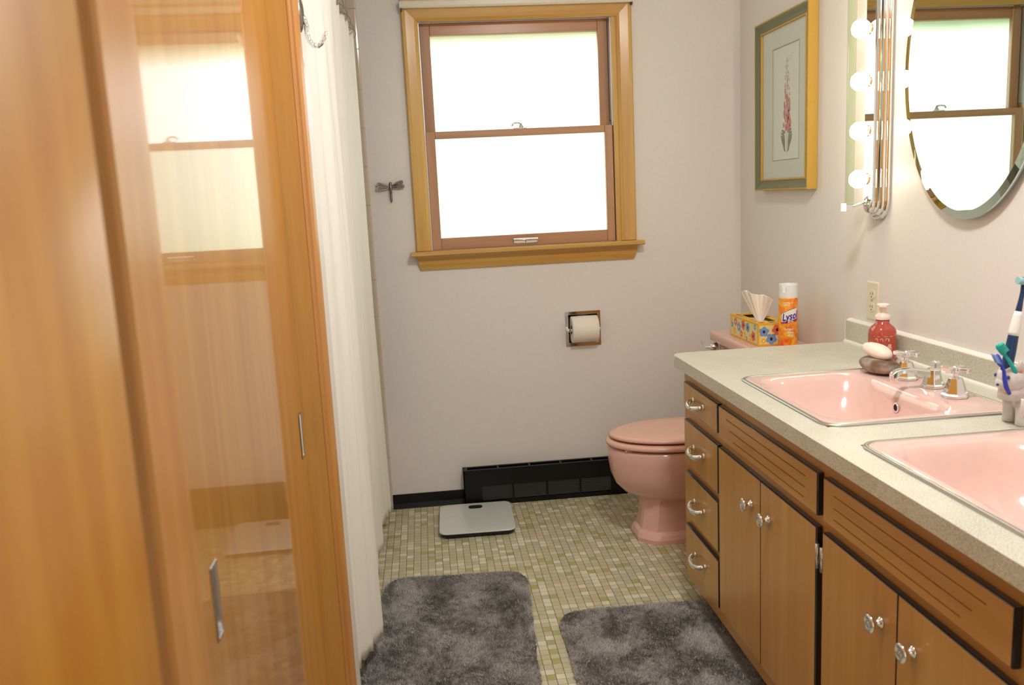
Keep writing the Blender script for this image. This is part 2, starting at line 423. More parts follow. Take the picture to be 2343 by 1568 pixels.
# mitre the top corners by cutting with the head casing on top (drawn a hair proud)
build('side_casing', mb, wood_win, win)
mb = MB(); mb.loft([[(.918 - u, D - t, z_) for u, t in cp] for z_ in (1.128, 2.145)], 0, False)
build('side_casing', mb, wood_win, win)
mb = MB()
r1 = [(-.030 + u, D - t - .0006, 2.117 - u) for u, t in cp]; r2 = [(.918 - u, D - t - .0006, 2.117 - u) for u, t in cp]
mb.loft([[(x, y, min(z_, 2.117)) for x, y, z_ in r1], r2], 0, False)
mb.box((-.030, D - .0195, 2.115), (.918, D, 2.1455))
build('head_casing', mb, wood_winx, win)
mb = MB()
sp = [(0, 1.108), (.062, 1.108), (.066, 1.112), (.066, 1.122), (.062, 1.1265), (0, 1.1265)]
mb.loft([[(x, D - a, z_) for a, z_ in sp] for x in (-.053, .942)], 0, False)
mb.box((WX0, D, 1.11), (WX1, D + .11, 1.1255))
build('window_sill', mb, wood_winx, win)
mb = MB()
ap = [(0, 1.108), (.026, 1.108), (.026, 1.098), (.021, 1.085), (.019, 1.07), (.012, 1.052), (.010, 1.047), (0, 1.047)]
def apr(x, s): return [(x + s * max(0, (1.108 - z_) - .02) * .28, D - a, z_) for a, z_ in ap]
mb.loft([apr(-.028, 1), apr(.918, -1)], 0, False)
build('apron_board', mb, wood_winx, win)
mb = MB()  # jamb
JX0, JX1, JZ1 = .034, .834, 2.062
mb.box((WX0, D - .004, 1.1255), (JX0, D + .11, WZ1)); mb.box((JX1, D - .004, 1.1255), (WX1, D + .11, WZ1)); mb.box((JX0, D - .004, JZ1), (JX1, D + .11, WZ1))
build('window_jamb', mb, wood_win, win)
mb = MB()
for x0, x1 in ((JX0, JX0 + .005), (JX1 - .005, JX1)):
    mb.box((x0, D + .006, 1.127), (x1, D + .020, JZ1)); mb.box((x0, D + .054, 1.127), (x1, D + .062, JZ1))
    mb.box((x0, D + .020, 1.64), (x1, D + .054, JZ1))
build('metal_track', mb, alu, win, bevel=.0008, seg=1)
def sash(name, x0, x1, z0, z1, y0, y1, st, rb, rt, pane, side):
    s = build(name, (lambda m_: m_)(MB().box((x0, y0, z0), (x0 + st, y1, z1)).box((x1 - st, y0, z0), (x1, y1, z1))), wood_sash, win, bevel=.0025)
    q = MB().box((x0 + st, y0, z0), (x1 - st, y1, z0 + rb)).box((x0 + st, y0, z1 - rt), (x1 - st, y1, z1))
    build('sash_rail', q, wood_sashx, s, bevel=.0025)
    q = MB().box((x0 + st - .004, (y0 + y1) / 2 + .004, z0 + rb - .004), (x1 - st + .004, (y0 + y1) / 2 + .008, z1 - rt + .004))
    build('frosted_pane', q, pane, s)
    return s
sash('upper_sash', .040, .828, 1.588, 2.058, D + .046, D + .080, .042, .034, .050, pane_up, 1)
lo = sash('lower_sash', .0385, .8355, 1.127, 1.618, D + .006, D + .042, .039, .050, .030, pane_lo, 0)
# sash lock
mb = MB()
xk = .436
mb.box((xk - .028, D + .010, 1.618), (xk + .028, D + .036, 1.6225))
mb.lathe([(.013, 1.6225), (.013, 1.628), (.008, 1.632), (.008, 1.640)], (xk + .006, D + .022, 0), 'z', 20)
mb.tube([(xk + .006, D + .022, 1.641), (xk - .012, D + .018, 1.643), (xk - .028, D + .014, 1.640), (xk - .034, D + .012, 1.630)], .0045, 8)
build('sash_lock', mb, chrome, lo)
# lift handle
mb = MB()
mb.box((.386, D + .0055, 1.140), (.488, D + .0015, 1.150)); mb.box((.396, D + .0055, 1.138), (.478, D + .0015, 1.1405))
mb.loft([[(x, D + .004 - .016 * sin(a) , 1.1545 + .0075 * cos(a)) for a in [pi * k / 8 for k in range(9)]] for x in (.384, .490)], 0, True)
mb.lathe([(.0022, 0), (.0022, .0035)], (.437, D - .001, 1.1445), 'y', 12, 1)
build('lift_handle', mb, [chrome, slot_m], lo, bevel=.001)
# white curtain rod across the head of the window
rod = thing('curtain_rod', (.44, D - .03, 2.115), 'flat white curtain rod mounted along the top of the window casing', 'curtain rod')
mb = MB(); zc = 2.1155
rp = [(.021, zc - .013), (.043, zc - .0135), (.0455, zc - .008), (.0455, zc + .008), (.043, zc + .0135), (.021, zc + .0135), (.021, zc + .009), (.040, zc + .009), (.040, zc - .009), (.021, zc - .009)]
mb.loft([[(x, D - a, z_) for a, z_ in rp] for x in (-.034, .20)], 0, False)
mb.loft([[(x, D - a - .0012, z_) for a, z_ in rp] for x in (.18, .922)], 0, False)
build('rod', mb, mat('rod_enamel', srgb(226, 218, 200), .3), rod)
for x in (-.030, .913):
    build('bracket', MB().box((x, D - .040, 2.092), (x + .006, D - .020, 2.103)), mat('bronze_bracket', (.05, .035, .03), .4), rod)

# ---------------------------------------------------------------- heater
ht = thing('baseboard_heater', (.47, D - .03, 0), 'black baseboard heater against the wall under the window', 'heater')
hx0, hx1, hy, hz = .108, .838, D - .060, .163
mb = slab_holes(hx0, hx1, 0, hz, [(a, b, .020, .090) for a, b in ((.187, .320), (.328, .472), (.480, .621), (.629, .764))], lambda u, v, t: (u, t, v), hy, hy + .004)
mb.box((hx0, hy, 0), (hx0 + .004, D - .001, hz)); mb.box((hx1 - .004, hy, 0), (hx1, D - .001, hz))
mb.box((hx0, D - .010, 0), (hx1, D - .001, .160))
tops = []
n = 5; wslot = (hx1 - hx0 - .03) / n
mb2 = slab_holes(hx0 + .0005, hx1 - .0005, hy + .0005, D - .0015, [(hx0 + .015 + k * wslot + .004, hx0 + .015 + (k + 1) * wslot - .004, hy + .014, D - .014) for k in range(n)], lambda u, v, t: (u, v, t), hz - .004, hz)
mb.add(mb2.v, mb2.f)
build('heater_cover', mb, heat_m, ht, bevel=.0012, seg=1)
build('heater_interior', MB().box((hx0 + .005, hy + .022, .004), (hx1 - .005, D - .011, .130)), slot_m, ht)
for a, b in ((.187, .320), (.328, .472), (.480, .621), (.629, .764)):
    mb = MB(); k = 0; zz = .0225
    while zz < .089:
        mb.add([(a, hy + .004, zz), (b, hy + .004, zz), (b, hy + .010, zz + .0045), (a, hy + .010, zz + .0045), (a, hy + .004, zz + .0012), (b, hy + .004, zz + .0012), (b, hy + .010, zz + .0057), (a, hy + .010, zz + .0057)],
               [(0, 1, 2, 3), (4, 5, 6, 7), (0, 1, 5, 4), (2, 3, 7, 6)]); zz += .0062
    build('heater_grille', mb, vent_m, ht)

# ---------------------------------------------------------------- paper holder
tp = thing('toilet_paper_holder', (.672, D, .752), 'recessed chrome toilet paper holder in the wall below the window', 'paper holder')
mb = slab_holes(.595, .750, .676, .829, [(.608, .737, .690, .815)], lambda u, v, t: (u, t, v), D - .004, D + .001)
build('frame_plate', mb, chrome, tp, bevel=.0015)
mb = MB()
N = 16
arc = lambda x: [(x, D + .0005, .690)] + [(x, D + .055 * sin(pi * k / N), .7525 - .0625 * cos(pi * k / N)) for k in range(1, N)] + [(x, D + .0005, .815)]
mb.loft([arc(.6005), arc(.7435)], 0, True, True, True, closed=False)
build('recess_cup', mb, chrome_d, tp)
for x in (.6035, .7385):
    mb = MB(); mb.box((x - .003, D - .032, .744), (x + .003, D + .02, .760)); mb.lathe([(.0075, -.004), (.0085, 0), (.0075, .004)], (x, D - .032, .752), 'x', 16)
    build('roller_arm', mb, chrome, tp, bevel=.001)
build('roller', MB().lathe([(.0055, .606), (.0055, .736)], (0, D - .032, .752), 'x', 14), chrome, tp)
mb = MB()
yc, zc, rr_ = D - .026, .7535, .0575
prf = [(.020, .616), (rr_ - .001, .616), (rr_, .617), (rr_, .729), (rr_ - .001, .730), (.020, .730), (.020, .616)]
mb.lathe(prf, (0, yc, zc), 'x', 56, 0, False, False)
tag(build('toilet_paper_roll', mb, paper), 'white roll of toilet paper on the recessed chrome holder', 'toilet paper')
build('cardboard_core', MB().lathe([(.0175, .6165), (.0195, .6165), (.0195, .7295), (.0175, .7295), (.0175, .6165)], (0, yc, zc), 'x', 24, 0, False, False), mat('cardboard', srgb(120, 95, 70), .8), bpy.data.objects['toilet_paper_roll'])

# ---------------------------------------------------------------- dragonfly hook
df = thing('dragonfly_hook', (-.121, D, 1.40), 'pewter dragonfly wall hook left of the window', 'hook')
mb = MB()
def wing(side, ang, ln, wd, zoff):
    ca, sa = cos(ang), sin(ang); top = []; m_ = 12
    prof_ = [(t / m_, wd * (0.25 + .75 * sin(min(1, t / m_ * 1.05) * pi * .72)) * (1 if t < m_ else .45)) for t in range(m_ + 1)]
    ring = [(u * ln, w_ * .5) for u, w_ in prof_] + [(u * ln, -w_ * .5) for u, w_ in prof_[::-1]]
    pts = [(-.121 + side * (.004 + a * ca - b * sa * 1), zoff + a * sa + b * ca) for a, b in ring]
    fr_, bk = [], []
    for i, (x, z_) in enumerate(pts):
        dd = abs(x + .121) * .10
        fr_.append((x, D - .012 - dd, z_)); bk.append((x, D - .009 - dd, z_))
    mb.loft([bk, fr_], 0, False)
    for q in (.3, .0, -.3): # veins
        a0 = (-.121 + side * .008, D - .0135, zoff)
        x = ln * .85; b = q * wd
        mb.tube([a0, (-.121 + side * (.004 + x * ca - b * sa), D - .014 - .005, zoff + x * sa + b * ca)], .0006, 5)
for s, a1, a2 in ((-1, .22, -.05), (1, .34, .08)):
    wing(s, a1, .053, .017, 1.404); wing(s, a2, .055, .017, 1.398)
build('wings', mb, nickel, df)
mb = MB()
pr = [(.0015, 1.338), (.0040, 1.343), (.0048, 1.352), (.0040, 1.358), (.0048, 1.364), (.0042, 1.371), (.0052, 1.378), (.0046, 1.384), (.0065, 1.392), (.0072, 1.401), (.0050, 1.408), (.0060, 1.413), (.0055, 1.419), (.001, 1.422)]
mb.lathe(pr, (-.120, D - .014, 0), 'z', 16)
mb.lathe([(.006, 0), (.006, .012)], (-.120, D - .0125, 1.400), 'y', 12)
build('body', mb, nickel, df)
build('hook_prong', MB().tube([(-.120, D - .004, 1.392), (-.120, D - .012, 1.380), (-.120, D - .026, 1.376), (-.120, D - .034, 1.384)], [.003, .003, .0028, .0034], 10), nickel, df)

# ---------------------------------------------------------------- closet doors, casings
d2 = thing('door_2', (-.28, 1.32, 0), 'glossy varnished birch sliding closet door', 'door'); d2['kind'] = 'structure'
def pull_cut(yc): return (yc - .0135, yc + .0135, .818, .911)
py1, py2 = 1.013, 1.768
mb = slab_holes(.72, 1.811, .012, 2.05, [pull_cut(py1), pull_cut(py2)], lambda u, v, t: (t, u, v), -.314, -.28)
build('door_slab', mb, wood_clo, d2)
for yc in (py1, py2):
    mb = MB()
    a0, a1, z0, z1 = yc - .0155, yc + .0155, .8155, .9135
    fr_ = lambda x, e: [(x, a0 + e, z0 + e), (x, a1 - e, z0 + e), (x, a1 - e, z1 - e), (x, a0 + e, z1 - e)]
    mb.loft([fr_(-.2795, 0), fr_(-.2780, .001), fr_(-.2782, .0045), fr_(-.2935, .0075)], 0, False, False, True)
    build('door_handle', mb, chrome_d, d2, bevel=.001)
# casings of the closet opening
mb = MB(); pr = [(.688, -.262), (.688, -.233), (.693, -.229), (.788, -.231), (.798, -.234), (.801, -.240), (.801, -.278), (.70, -.278), (.70, -.262)]
mb.loft([[(x, y, z_) for y, x in pr] for z_ in (0, 2.12)], 0, False)
struct(build('trim_1', mb, wood_cas2, bevel=.002), 'varnished wood casing on the near side of the sliding closet door', 'trim')
mb = MB(); pr = [(1.812, -.239), (1.812, -.2365), (1.835, -.2365), (1.837, -.234), (1.840, -.2385), (1.842, -.230), (1.850, -.2245), (1.868, -.2215), (1.876, -.2225), (1.8815, -.227), (1.882, -.2432), (1.86, -.2432), (1.86, -.239)]
mb.loft([[(x, y, z_) for y, x in pr] for z_ in (0, 2.12)], 0, False)
struct(build('trim_4', MB().box((-.2815, 1.812, 0), (-.2392, 1.86, 2.06)), wood_cas, bevel=.001), 'pale wood jamb beside the sliding closet door', 'trim')
struct(build('trim_2', mb, wood_cas2), 'moulded wood casing on the far side of the sliding closet door', 'trim')
struct(build('trim_3', MB().box((-.243, .712, 2.06), (-.228, 1.882, 2.12)), wood_cas2, bevel=.003), 'wood head casing above the closet door', 'trim')
d1 = thing('door_1', (-.237, -.13, 0), 'plain varnished birch entry door standing open against the closet', 'door'); d1['kind'] = 'structure'
mb = MB(); n = 6; e = .006; DE = .583
ring = lambda z_: [(-.203 - .035, -.13, z_), (-.203, -.13, z_)] + [(-.203 - e + e * cos(a), DE - e + e * sin(a), z_) for a in [pi / 2 * k / n for k in range(n + 1)]] + [(-.238 + e - e * sin(a), DE - e + e * cos(a), z_) for a in [pi / 2 * k / n for k in range(n + 1)]]
mb.loft([ring(.012), ring(2.03)], 0, True)
build('door_slab', mb, wood_open, d1)
mb = MB()
for zz in (.25, 1.0, 1.8): mb.lathe([(.006, zz - .045), (.006, zz + .045)], (-.208, -.136, 0), 'z', 12)
build('door_hinge', mb, chrome_d, d1)

# robe hook on the white strip of wall beyond the casing
hk = thing('robe_hook', (-.243, 2.03, 1.72), 'chrome beaded robe hook on the wall beside the closet casing', 'hook')
yk = 2.02
mb = MB(); 
for k in range(9):
    a = 2 * pi * k / 9
ring = []
for i, (q, h) in enumerate(((1.0, 0), (1.0, .005), (.85, .009), (.45, .013), (.05, .014))):
    ring.append([(-.243 + h, yk + .021 * q * cos(2 * pi * k / 28) * (1 + .06 * cos(8 * pi * k / 28)), 1.757 + .040 * q * sin(2 * pi * k / 28)) for k in range(28)])
mb.loft(ring, 0, True)
build('back_plate', mb, nickel, hk)
pts = []
ctrl = [(-.232, 1.752), (-.226, 1.733), (-.226, 1.715), (-.2235, 1.700), (-.216, 1.690), (-.207, 1.6865), (-.198, 1.690), (-.191, 1.700), (-.185, 1.713)]
mb = MB(); rad = []
fine_ = []
for i in range(len(ctrl) - 1):
    for t in range(6):
        u = t / 6; fine_.append((ctrl[i][0] * (1 - u) + ctrl[i + 1][0] * u, ctrl[i][1] * (1 - u) + ctrl[i + 1][1] * u)); rad.append(.0042 + .0014 * abs(sin(pi * (u + .08))))
fine_.append(ctrl[-1]); rad.append(.0042)
mb.tube([(x, yk, z_) for x, z_ in fine_], rad, 14); mb.ball((-.185, yk, 1.7135), .0045, 12, 8)
build('hook_arm', mb, chrome, hk)

# ---------------------------------------------------------------- tub and curtain
tub = thing('bathtub', (-.62, 2.9, 0), 'pink bathtub almost hidden behind the shower curtain', 'bathtub')
mb = MB()
cx, cy, hx_, hy_ = (-.268 + XL) / 2, 2.9, (-.268 - XL) / 2 - .001, .752
mb.loft([rr(cx, cy, hx_, hy_, .01, 0), rr(cx, cy, hx_, hy_, .01, .39), rr(cx, cy, hx_ - .008, hy_ - .008, .01, .40), rr(cx, cy, hx_ - .07, hy_ - .07, .1, .40), rr(cx, cy, hx_ - .085, hy_ - .09, .12, .385), rr(cx, cy, hx_ - .12, hy_ - .16, .12, .14), rr(cx, cy, hx_ - .17, hy_ - .22, .10, .10)], 0, True)
build('tub_shell', mb, pink, tub)

cu = thing('shower_curtain', (-.21, 2.8, 1.94), 'long cream textured shower curtain hanging in front of the tub', 'shower curtain')
mb = MB(); NY, NZ = 420, 60
FOLDS = [(2.165, -.258), (2.20, -.246), (2.30, -.214), (2.375, -.189), (2.43, -.201), (2.52, -.240), (2.62, -.246), (2.74, -.226), (2.80, -.222), (2.87, -.240), (2.95, -.234), (3.02, -.216), (3.09, -.240), (3.20, -.243), (3.30, -.222), (3.40, -.203), (3.45, -.224), (3.60, -.235)]
def fold_low(y):
    for (a, xa), (b, xb) in zip(FOLDS, FOLDS[1:]):
        if y <= b:
            u = max(0, (y - a) / (b - a)); u = u * u * (3 - 2 * u)
            return xa + (xb - xa) * u
    return FOLDS[-1][1]
def cur_x(y, z_):
    t = 1 - (z_ - .09) / 1.86            # 0 at the rod, 1 at the hem
    t = min(max(t, 0), 1)
    top = -.227 + .013 * sin(2 * pi * (y - 2.165) / .105 + .9 * sin(5 * y)) + .004 * sin(2 * pi * y / .043)
    if y < 2.24: top = top * ((y - 2.165) / .075) - .258 * (1 - (y - 2.165) / .075)
    k = t ** .75
    return top * (1 - k) + fold_low(y) * k + .0035 * sin(2 * pi * y / .071 + 2 * t) * (1 - .5 * t)
def top_z(y):
    u = (y - 2.18) / 1.20
    k = u * 9.0
    return 1.925 + .052 * u - .016 * (1 - abs(cos(pi * k))) ** 1.0
yend = 3.45
for_pts = []
for i in range(NY + 1):
    u = i / NY; col_ = []
    for j in range(NZ + 1):
        y = 2.165 + (yend - 2.165) * u
        tz = top_z(y); t = j / NZ; z_ = tz + (.088 - tz) * t
        y2 = 2.36 + (y - 2.36) if y > 2.36 else y
        hem = .006 * sin(u * 190) * (1 if j == NZ else 0)
        x = cur_x(y, z_)
        col_.append((x, y - .03 * t * (u > .7) * (u - .7), z_ + hem))
    for_pts.append(col_)
vs_ = [p for c in for_pts for p in c]; n = NZ + 1
mb.add(vs_, [(i * n + j, (i + 1) * n + j, (i + 1) * n + j + 1, i * n + j + 1) for i in range(NY) for j in range(NZ)], 0, True)
cl = build('cloth', mb, cur_m, cu)
so = cl.modifiers.new('thick', 'SOLIDIFY'); so.thickness = .0012
# dimple weave
m = cur_m; nt = m.node_tree
# rings
for k in range(10):
    yk_ = 2.20 + 1.2667 * (k + .0) / 9.0
    yk_ = min(yk_, 3.44)
    u = (yk_ - 2.18) / 1.2
    zt = top_z(yk_); xk = cur_x(yk_, zt)
    mb = MB(); zb_, zt_ = zt - .010, 2.004; c = Vector((-.237, yk_, (zb_ + zt_) / 2))
    mb.tube([(c.x + .034 * cos(a) + .004 * sin(-a), c.y + .008 * cos(a), c.z + (zt_ - zb_) / 2 * sin(a)) for a in [2 * pi * q / 28 for q in range(28)]], .0013, 8, closed=True)
    build('curtain_ring', mb, nickel, cu)
sr = thing('shower_rod', (-.262, 2.9, 1.99), 'chrome shower rod behind the top of the cream curtain', 'shower rod')
build('rod', MB().lathe([(.0095, 2.1405), (.0095, D - .009)], (-.262, 0, 1.99), 'y', 20), chrome, sr)
for y0_, y1_ in ((2.1405, 2.150), (D - .018, D - .0085)): build('flange', MB().lathe([(.022, y0_), (.022, y1_)], (-.262, 0, 1.99), 'y', 24), chrome, sr)

# ---------------------------------------------------------------- toilet
TC = 3.125
to = thing('toilet', (.95, TC, 0), 'pink toilet with closed lid behind the end of the vanity', 'toilet')
def egg(x0, x1, hw, z_, n=48, c=TC, p=1.0):
    pts = []; xm = x0 + (x1 - x0) * .56
    for k in range(n):
        a = 2 * pi * k / n; ca, sa = cos(a), sin(a)
        ax = (x1 - xm) if ca > 0 else (xm - x0)
        e = 2.0 if ca < 0 else 2.6
        pts.append((xm + ax * (abs(ca) ** (2 / e)) * (1 if ca > 0 else -1), c + hw * (abs(sa) ** (2 / e)) * (1 if sa > 0 else -1), z_))
    return pts
def octo(x0, x1, hw, z_, ch, n=48):
    # octagonal (chamfered) pedestal outline resampled by angle
    cx = (x0 + x1) / 2; hx = (x1 - x0) / 2; pts = []
    for k in range(n):
        a = 2 * pi * k / n; ca, sa = cos(a), sin(a)
        t = min(hx / max(abs(ca), 1e-6), hw / max(abs(sa), 1e-6), (hx + hw - ch) / (abs(ca) + abs(sa)))
        pts.append((cx + ca * t, TC + sa * t, z_))
    return pts
mb = MB()
R_ = []
R_.append(octo(.752, 1.13, .118, 0.0, .055)); R_.append(octo(.750, 1.13, .120, .018, .055)); R_.append(octo(.756, 1.13, .114, .034, .055))
R_.append(octo(.768, 1.12, .098, .044, .05)); R_.append(octo(.774, 1.11, .090, .09, .05)); R_.append(octo(.779, 1.10, .083, .15, .045)); R_.append(octo(.780, 1.11, .082, .172, .045))
mb.loft(R_, 0, False, True, False)
B_ = [egg(.800, 1.12, .078, .150), egg(.760, 1.13, .100, .168), egg(.715, 1.14, .132, .190), egg(.682, 1.15, .158, .225), egg(.664, 1.16, .173, .27), egg(.656, 1.16, .179, .32), egg(.655, 1.16, .180, .362), egg(.659, 1.16, .177, .372), egg(.67, 1.15, .165, .374)]
mb.loft(B_, 0, True, True, True)
bo = build('bowl', mb, pink_t, to)
mb = MB().box((1.10, TC - .10, .02), (1.22, TC + .10, .36)); build('trapway', mb, pink_t, to, bevel=.03, seg=4)
S_ = [egg(.662, 1.125, .168, .380), egg(.650, 1.128, .182, .3825), egg(.648, 1.13, .185, .390), egg(.652, 1.128, .182, .3985), egg(.664, 1.12, .170, .402)]
build('seat', MB().loft(S_, 0, True), pink_s, to)
S_ = [egg(.672, 1.13, .158, .408), egg(.664, 1.133, .167, .410), egg(.662, 1.134, .169, .416), egg(.666, 1.132, .166, .422), egg(.690, 1.12, .145, .4255), egg(.76, 1.06, .09, .4265)]
build('lid', MB().loft(S_, 0, True), pink_s, to)
mb = MB()
for yy in (TC - .07, TC + .07): mb.lathe([(.012, -.02), (.013, 0), (.012, .02)], (1.140, yy, .405), 'z' if False else 'y', 14)
build('lid_hinge', MB().add(mb.v[:len(mb.v) // 2], [f for f in mb.f if max(f) < len(mb.v) // 2], 0, True), pink_s, to)
build('lid_hinge', MB().add(mb.v[len(mb.v) // 2:], [tuple(i - len(mb.v) // 2 for i in f) for f in mb.f if min(f) >= len(mb.v) // 2], 0, True), pink_s, to)
for xx, yy in ((.81, TC - .10), (.81, TC + .10), (.712, TC - .095)):
    build('seat_bumper', MB().box((xx - .012, yy - .009, .373), (xx + .012, yy + .009, .3815)), pink_s, to, bevel=.001)
mb = MB()
tcx = (1.168 + R) / 2
mb.loft([rr(tcx + .006, TC, .092, .225, .03, .37), rr(tcx, TC, .100, .236, .03, .50), rr(tcx, TC, .104, .240, .03, .715)], 0, True)
build('tank', mb, pink_t, to)
mb = MB(); tx = (1.150 + R - .004) / 2; hx = (R - .004 - 1.150) / 2
mb.loft([rr(tx, TC, hx - .004, .256, .012, .713), rr(tx, TC, hx, .262, .014, .718), rr(tx, TC, hx, .262, .014, .744), rr(tx, TC, hx - .003, .259, .012, .750), rr(tx, TC, hx - .012, .250, .01, .753)], 0, True)
build('tank_lid', mb, pink_t, to)
mb = MB(); lx, ly, lz = 1.166, 3.335, .692
mb.lathe([(.004, .032), (.012, .030), (.014, .022), (.018, .006), (.018, 0)], (lx, ly, lz), '-x', 24)
mb.lathe([(.005, 0), (.005, .05)], (lx, ly, lz), '-x', 12)
mb.tube([(lx - .045, ly, lz), (lx - .046, ly + .03, lz + .003), (lx - .044, ly + .065, lz + .010)], [.005, .0045, .008], 10, flat=.5)
build('flush_lever', mb, chrome, to)

# ---------------------------------------------------------------- vanity
YV0, YV1 = .62, 2.622
va = thing('vanity_cabinet', (1.09, 1.6, 0), 'long honey birch vanity with black-edged doors and drawers', 'vanity cabinet')
mb = MB()
mb.box((XC, YV0, .063), (XC + .02, YV1, .7725)); mb.box((XC, YV0, .063), (R - .002, YV0 + .02, .7725)); mb.box((XC, YV1 - .02, .063), (R - .002, YV1, .7725))
mb.box((XC, YV0, .063), (R - .002, YV1, .08)); mb.box((R - .012, YV0, .063), (R - .002, YV1, .7725))
build('body', mb, wood_vany, va, bevel=.001, seg=1)
build('toe_kick', MB().box((XC + .07, YV0 + .01, 0), (R - .002, YV1 - .02, .0625)), mat('toe_kick_paint', srgb(96, 66, 38), .6), va)
T_ = XC - XD
def front(name, y0, y1, z0, z1, m_, grooves=None, ch=.0):
    e = .0022
    mb = MB()
    if grooves:
        # slats: a front face with real grooves cut in
        gs = grooves
        slab = slab_holes(y0 + e, y1 - e, z0 + e, z1 - e, [(a, b, g - .0013, g + .0013) for g, a, b in gs], lambda u, v, t: (t, u, v), XD, XC - .0005)
        mb = slab
        for g, a, b in gs: mb.box((XD + .004, a - .001, g - .002), (XC - .001, b + .001, g + .002), 1)
    else: mb.box((XD, y0 + e, z0 + e), (XC - .0005, y1 - e, z1 - e))
    o = build(name, mb, [m_, edge_m], va)
    mb = MB()  # black bevelled edge band around the panel
    a = lambda x, d: [(x, y0 + d, z0 + d), (x, y1 - d, z0 + d), (x, y1 - d, z1 - d), (x, y0 + d, z1 - d)]
    mb.loft([a(XD + .0002, e), a(XD + .0012, .0008), a(XD + .0035, 0), a(XC - .0005, 0), a(XC - .0005, e), a(XD + .0002, e)], 0, False, False, False)
    build('edge_band', mb, edge_m, o)
    return o
def bow_pull(y, z_, par):
    mb = MB(); pts = []; rad = []; h = .047
    for k in range(17):
        t = k / 16; a = pi * t
        pts.append((XD - .004 - .024 * sin(a) ** .8, y + h * cos(a), z_ - .010 * sin(a))); rad.append(.0042 + .0022 * abs(cos(a)) + .0024 * sin(a))
    mb.tube(pts, rad, 12)
    for s in (-1, 1): mb.lathe([(.0085, 0), (.0085, .0015), (.0055, .005)], (XD, y + s * h, z_), '-x', 16)
    return build('pull', mb, chrome, par)
def knob(y, z_, par):
    mb = MB()
    mb.lathe([(.0105, 0), (.0105, .002), (.007, .004), (.0052, .010), (.0052, .014), (.0085, .0165), (.0165, .0195), (.0175, .0225), (.0165, .0255), (.0120, .0265), (.0105, .0255), (.0035, .0248), (.001, .027)], (XD, y, z_), '-x', 24)
    return build('knob', mb, chrome, par)
for z1, z0 in ((.733, .648), (.612, .468), (.441, .290), (.262, .116)):
    dr = front('drawer', 2.270, 2.580, z0, z1, wood_van)
    bow_pull(2.435, (z0 + z1) / 2 - .002 + .006, dr)
front('false_front', 1.650, 2.257, .637, .732, wood_vany, [(.7065, 1.706, 2.198), (.6805, 1.709, 2.172), (.6565, 1.713, 2.146)])
front('false_front', 1.042, 1.622, .637, .732, wood_vany, [(.7065, 1.102, 1.577), (.6805, 1.134, 1.577), (.6565, 1.161, 1.577)])
for y0, y1, ky in ((1.9570, 2.260, 2.016), (1.653, 1.9560, 1.905), (1.3350, 1.623, 1.388), (1.044, 1.3340, 1.283)):
    dd = front('cabinet_door', y0, y1, .116, .611, wood_van)
    knob(ky, .530, dd)
    if y0 in (1.653, 1.3350):
        yh = y0 if y0 == 1.653 else y1
        for zz in (.548, .18):
            mb = MB(); s = -1 if yh == y0 else 1
            mb.lathe([(.0042, zz - .028), (.0042, zz + .028)], (XD + .001, yh + s * .004, 0), 'z', 12)
            if s < 0: mb.box((XC - .0015, yh + s * .002, zz - .030), (XC + .0005, yh + s * .016, zz + .030))
            build('hinge', mb, chrome_d, dd)
# near stack of drawers, as at the far end
for z1, z0 in ((.733, .648), (.612, .468), (.441, .290), (.262, .116)):
    dr = front('drawer', .66, .99, z0, z1, wood_van); bow_pull(.825, (z0 + z1) / 2 + .004, dr)

# countertop
CY0, CY1 = .60, 2.667
s1 = (.846, 1.292, 1.718, 2.233); s2 = (.846, 1.292, 1.064, 1.579)
ct = thing('countertop', (1.08, 1.6, HC - .036), 'speckled beige laminate countertop with rounded corner holding two pink sinks', 'countertop')
mb = MB(); z0, z1 = HC - .036, HC
rc = .045
xin = F + rc; yin = CY1 - rc
for t in (z0, z1): rect_holes(mb, xin, R - .001, CY0, yin, [s1, s2], lambda u, v: (u, v, t))
for t in (z0, z1):
    mb.add([(F, CY0, t), (xin, CY0, t), (xin, yin, t), (F, yin, t)], [(0, 1, 2, 3)]); mb.add([(xin, yin, t), (R - .001, yin, t), (R - .001, CY1, t), (xin, CY1, t)], [(0, 1, 2, 3)])
    fan = [(xin, yin, t)] + [(xin + rc * cos(a), yin + rc * sin(a), t) for a in [pi / 2 + pi / 2 * k / 10 for k in range(11)]]
    mb.add(fan, [(0, k, k + 1) for k in range(1, 11)])
edge = [(R - .001, CY0), (R - .001, CY1), (xin, CY1)] + [(xin + rc * cos(a), yin + rc * sin(a)) for a in [pi / 2 + pi / 2 * k / 10 for k in range(1, 11)]] + [(F, CY0)]
for k in range(len(edge)):
    p, q = edge[k], edge[(k + 1) % len(edge)]
    mb.add([(*p, z0), (*q, z0), (*q, z1), (*p, z1)], [(0, 1, 2, 3)], 0, 3 <= k + 1 <= 12)
for a, b, c, d in (s1, s2):
    for p, q in (((a, c), (b, c)), ((b, c), (b, d)), ((b, d), (a, d)), ((a, d), (a, c))): mb.add([(*p, z0), (*q, z0), (*q, z1), (*p, z1)], [(0, 1, 2, 3)])
build('worktop', mb, lam_m, ct)
build('backsplash', MB().box((R - .020, CY0, HC), (R - .001, CY1, HC + .072)), lam_m, ct, bevel=.0012, seg=1)
mb = MB(); 
mb.loft([[(R - .0275, y, HC + .0002), (R - .026, y, HC + .005), (R - .020, y, HC + .0085), (R - .0199, y, HC + .0002)] for y in (CY0, CY1)], 0, False)
mb.loft([[(R - .017, y, HC + .0722), (R - .012, y, HC + .0765), (R - .001, y, HC + .079), (R - .0005, y, HC + .0722)] for y in (CY0, CY1)], 0, False)
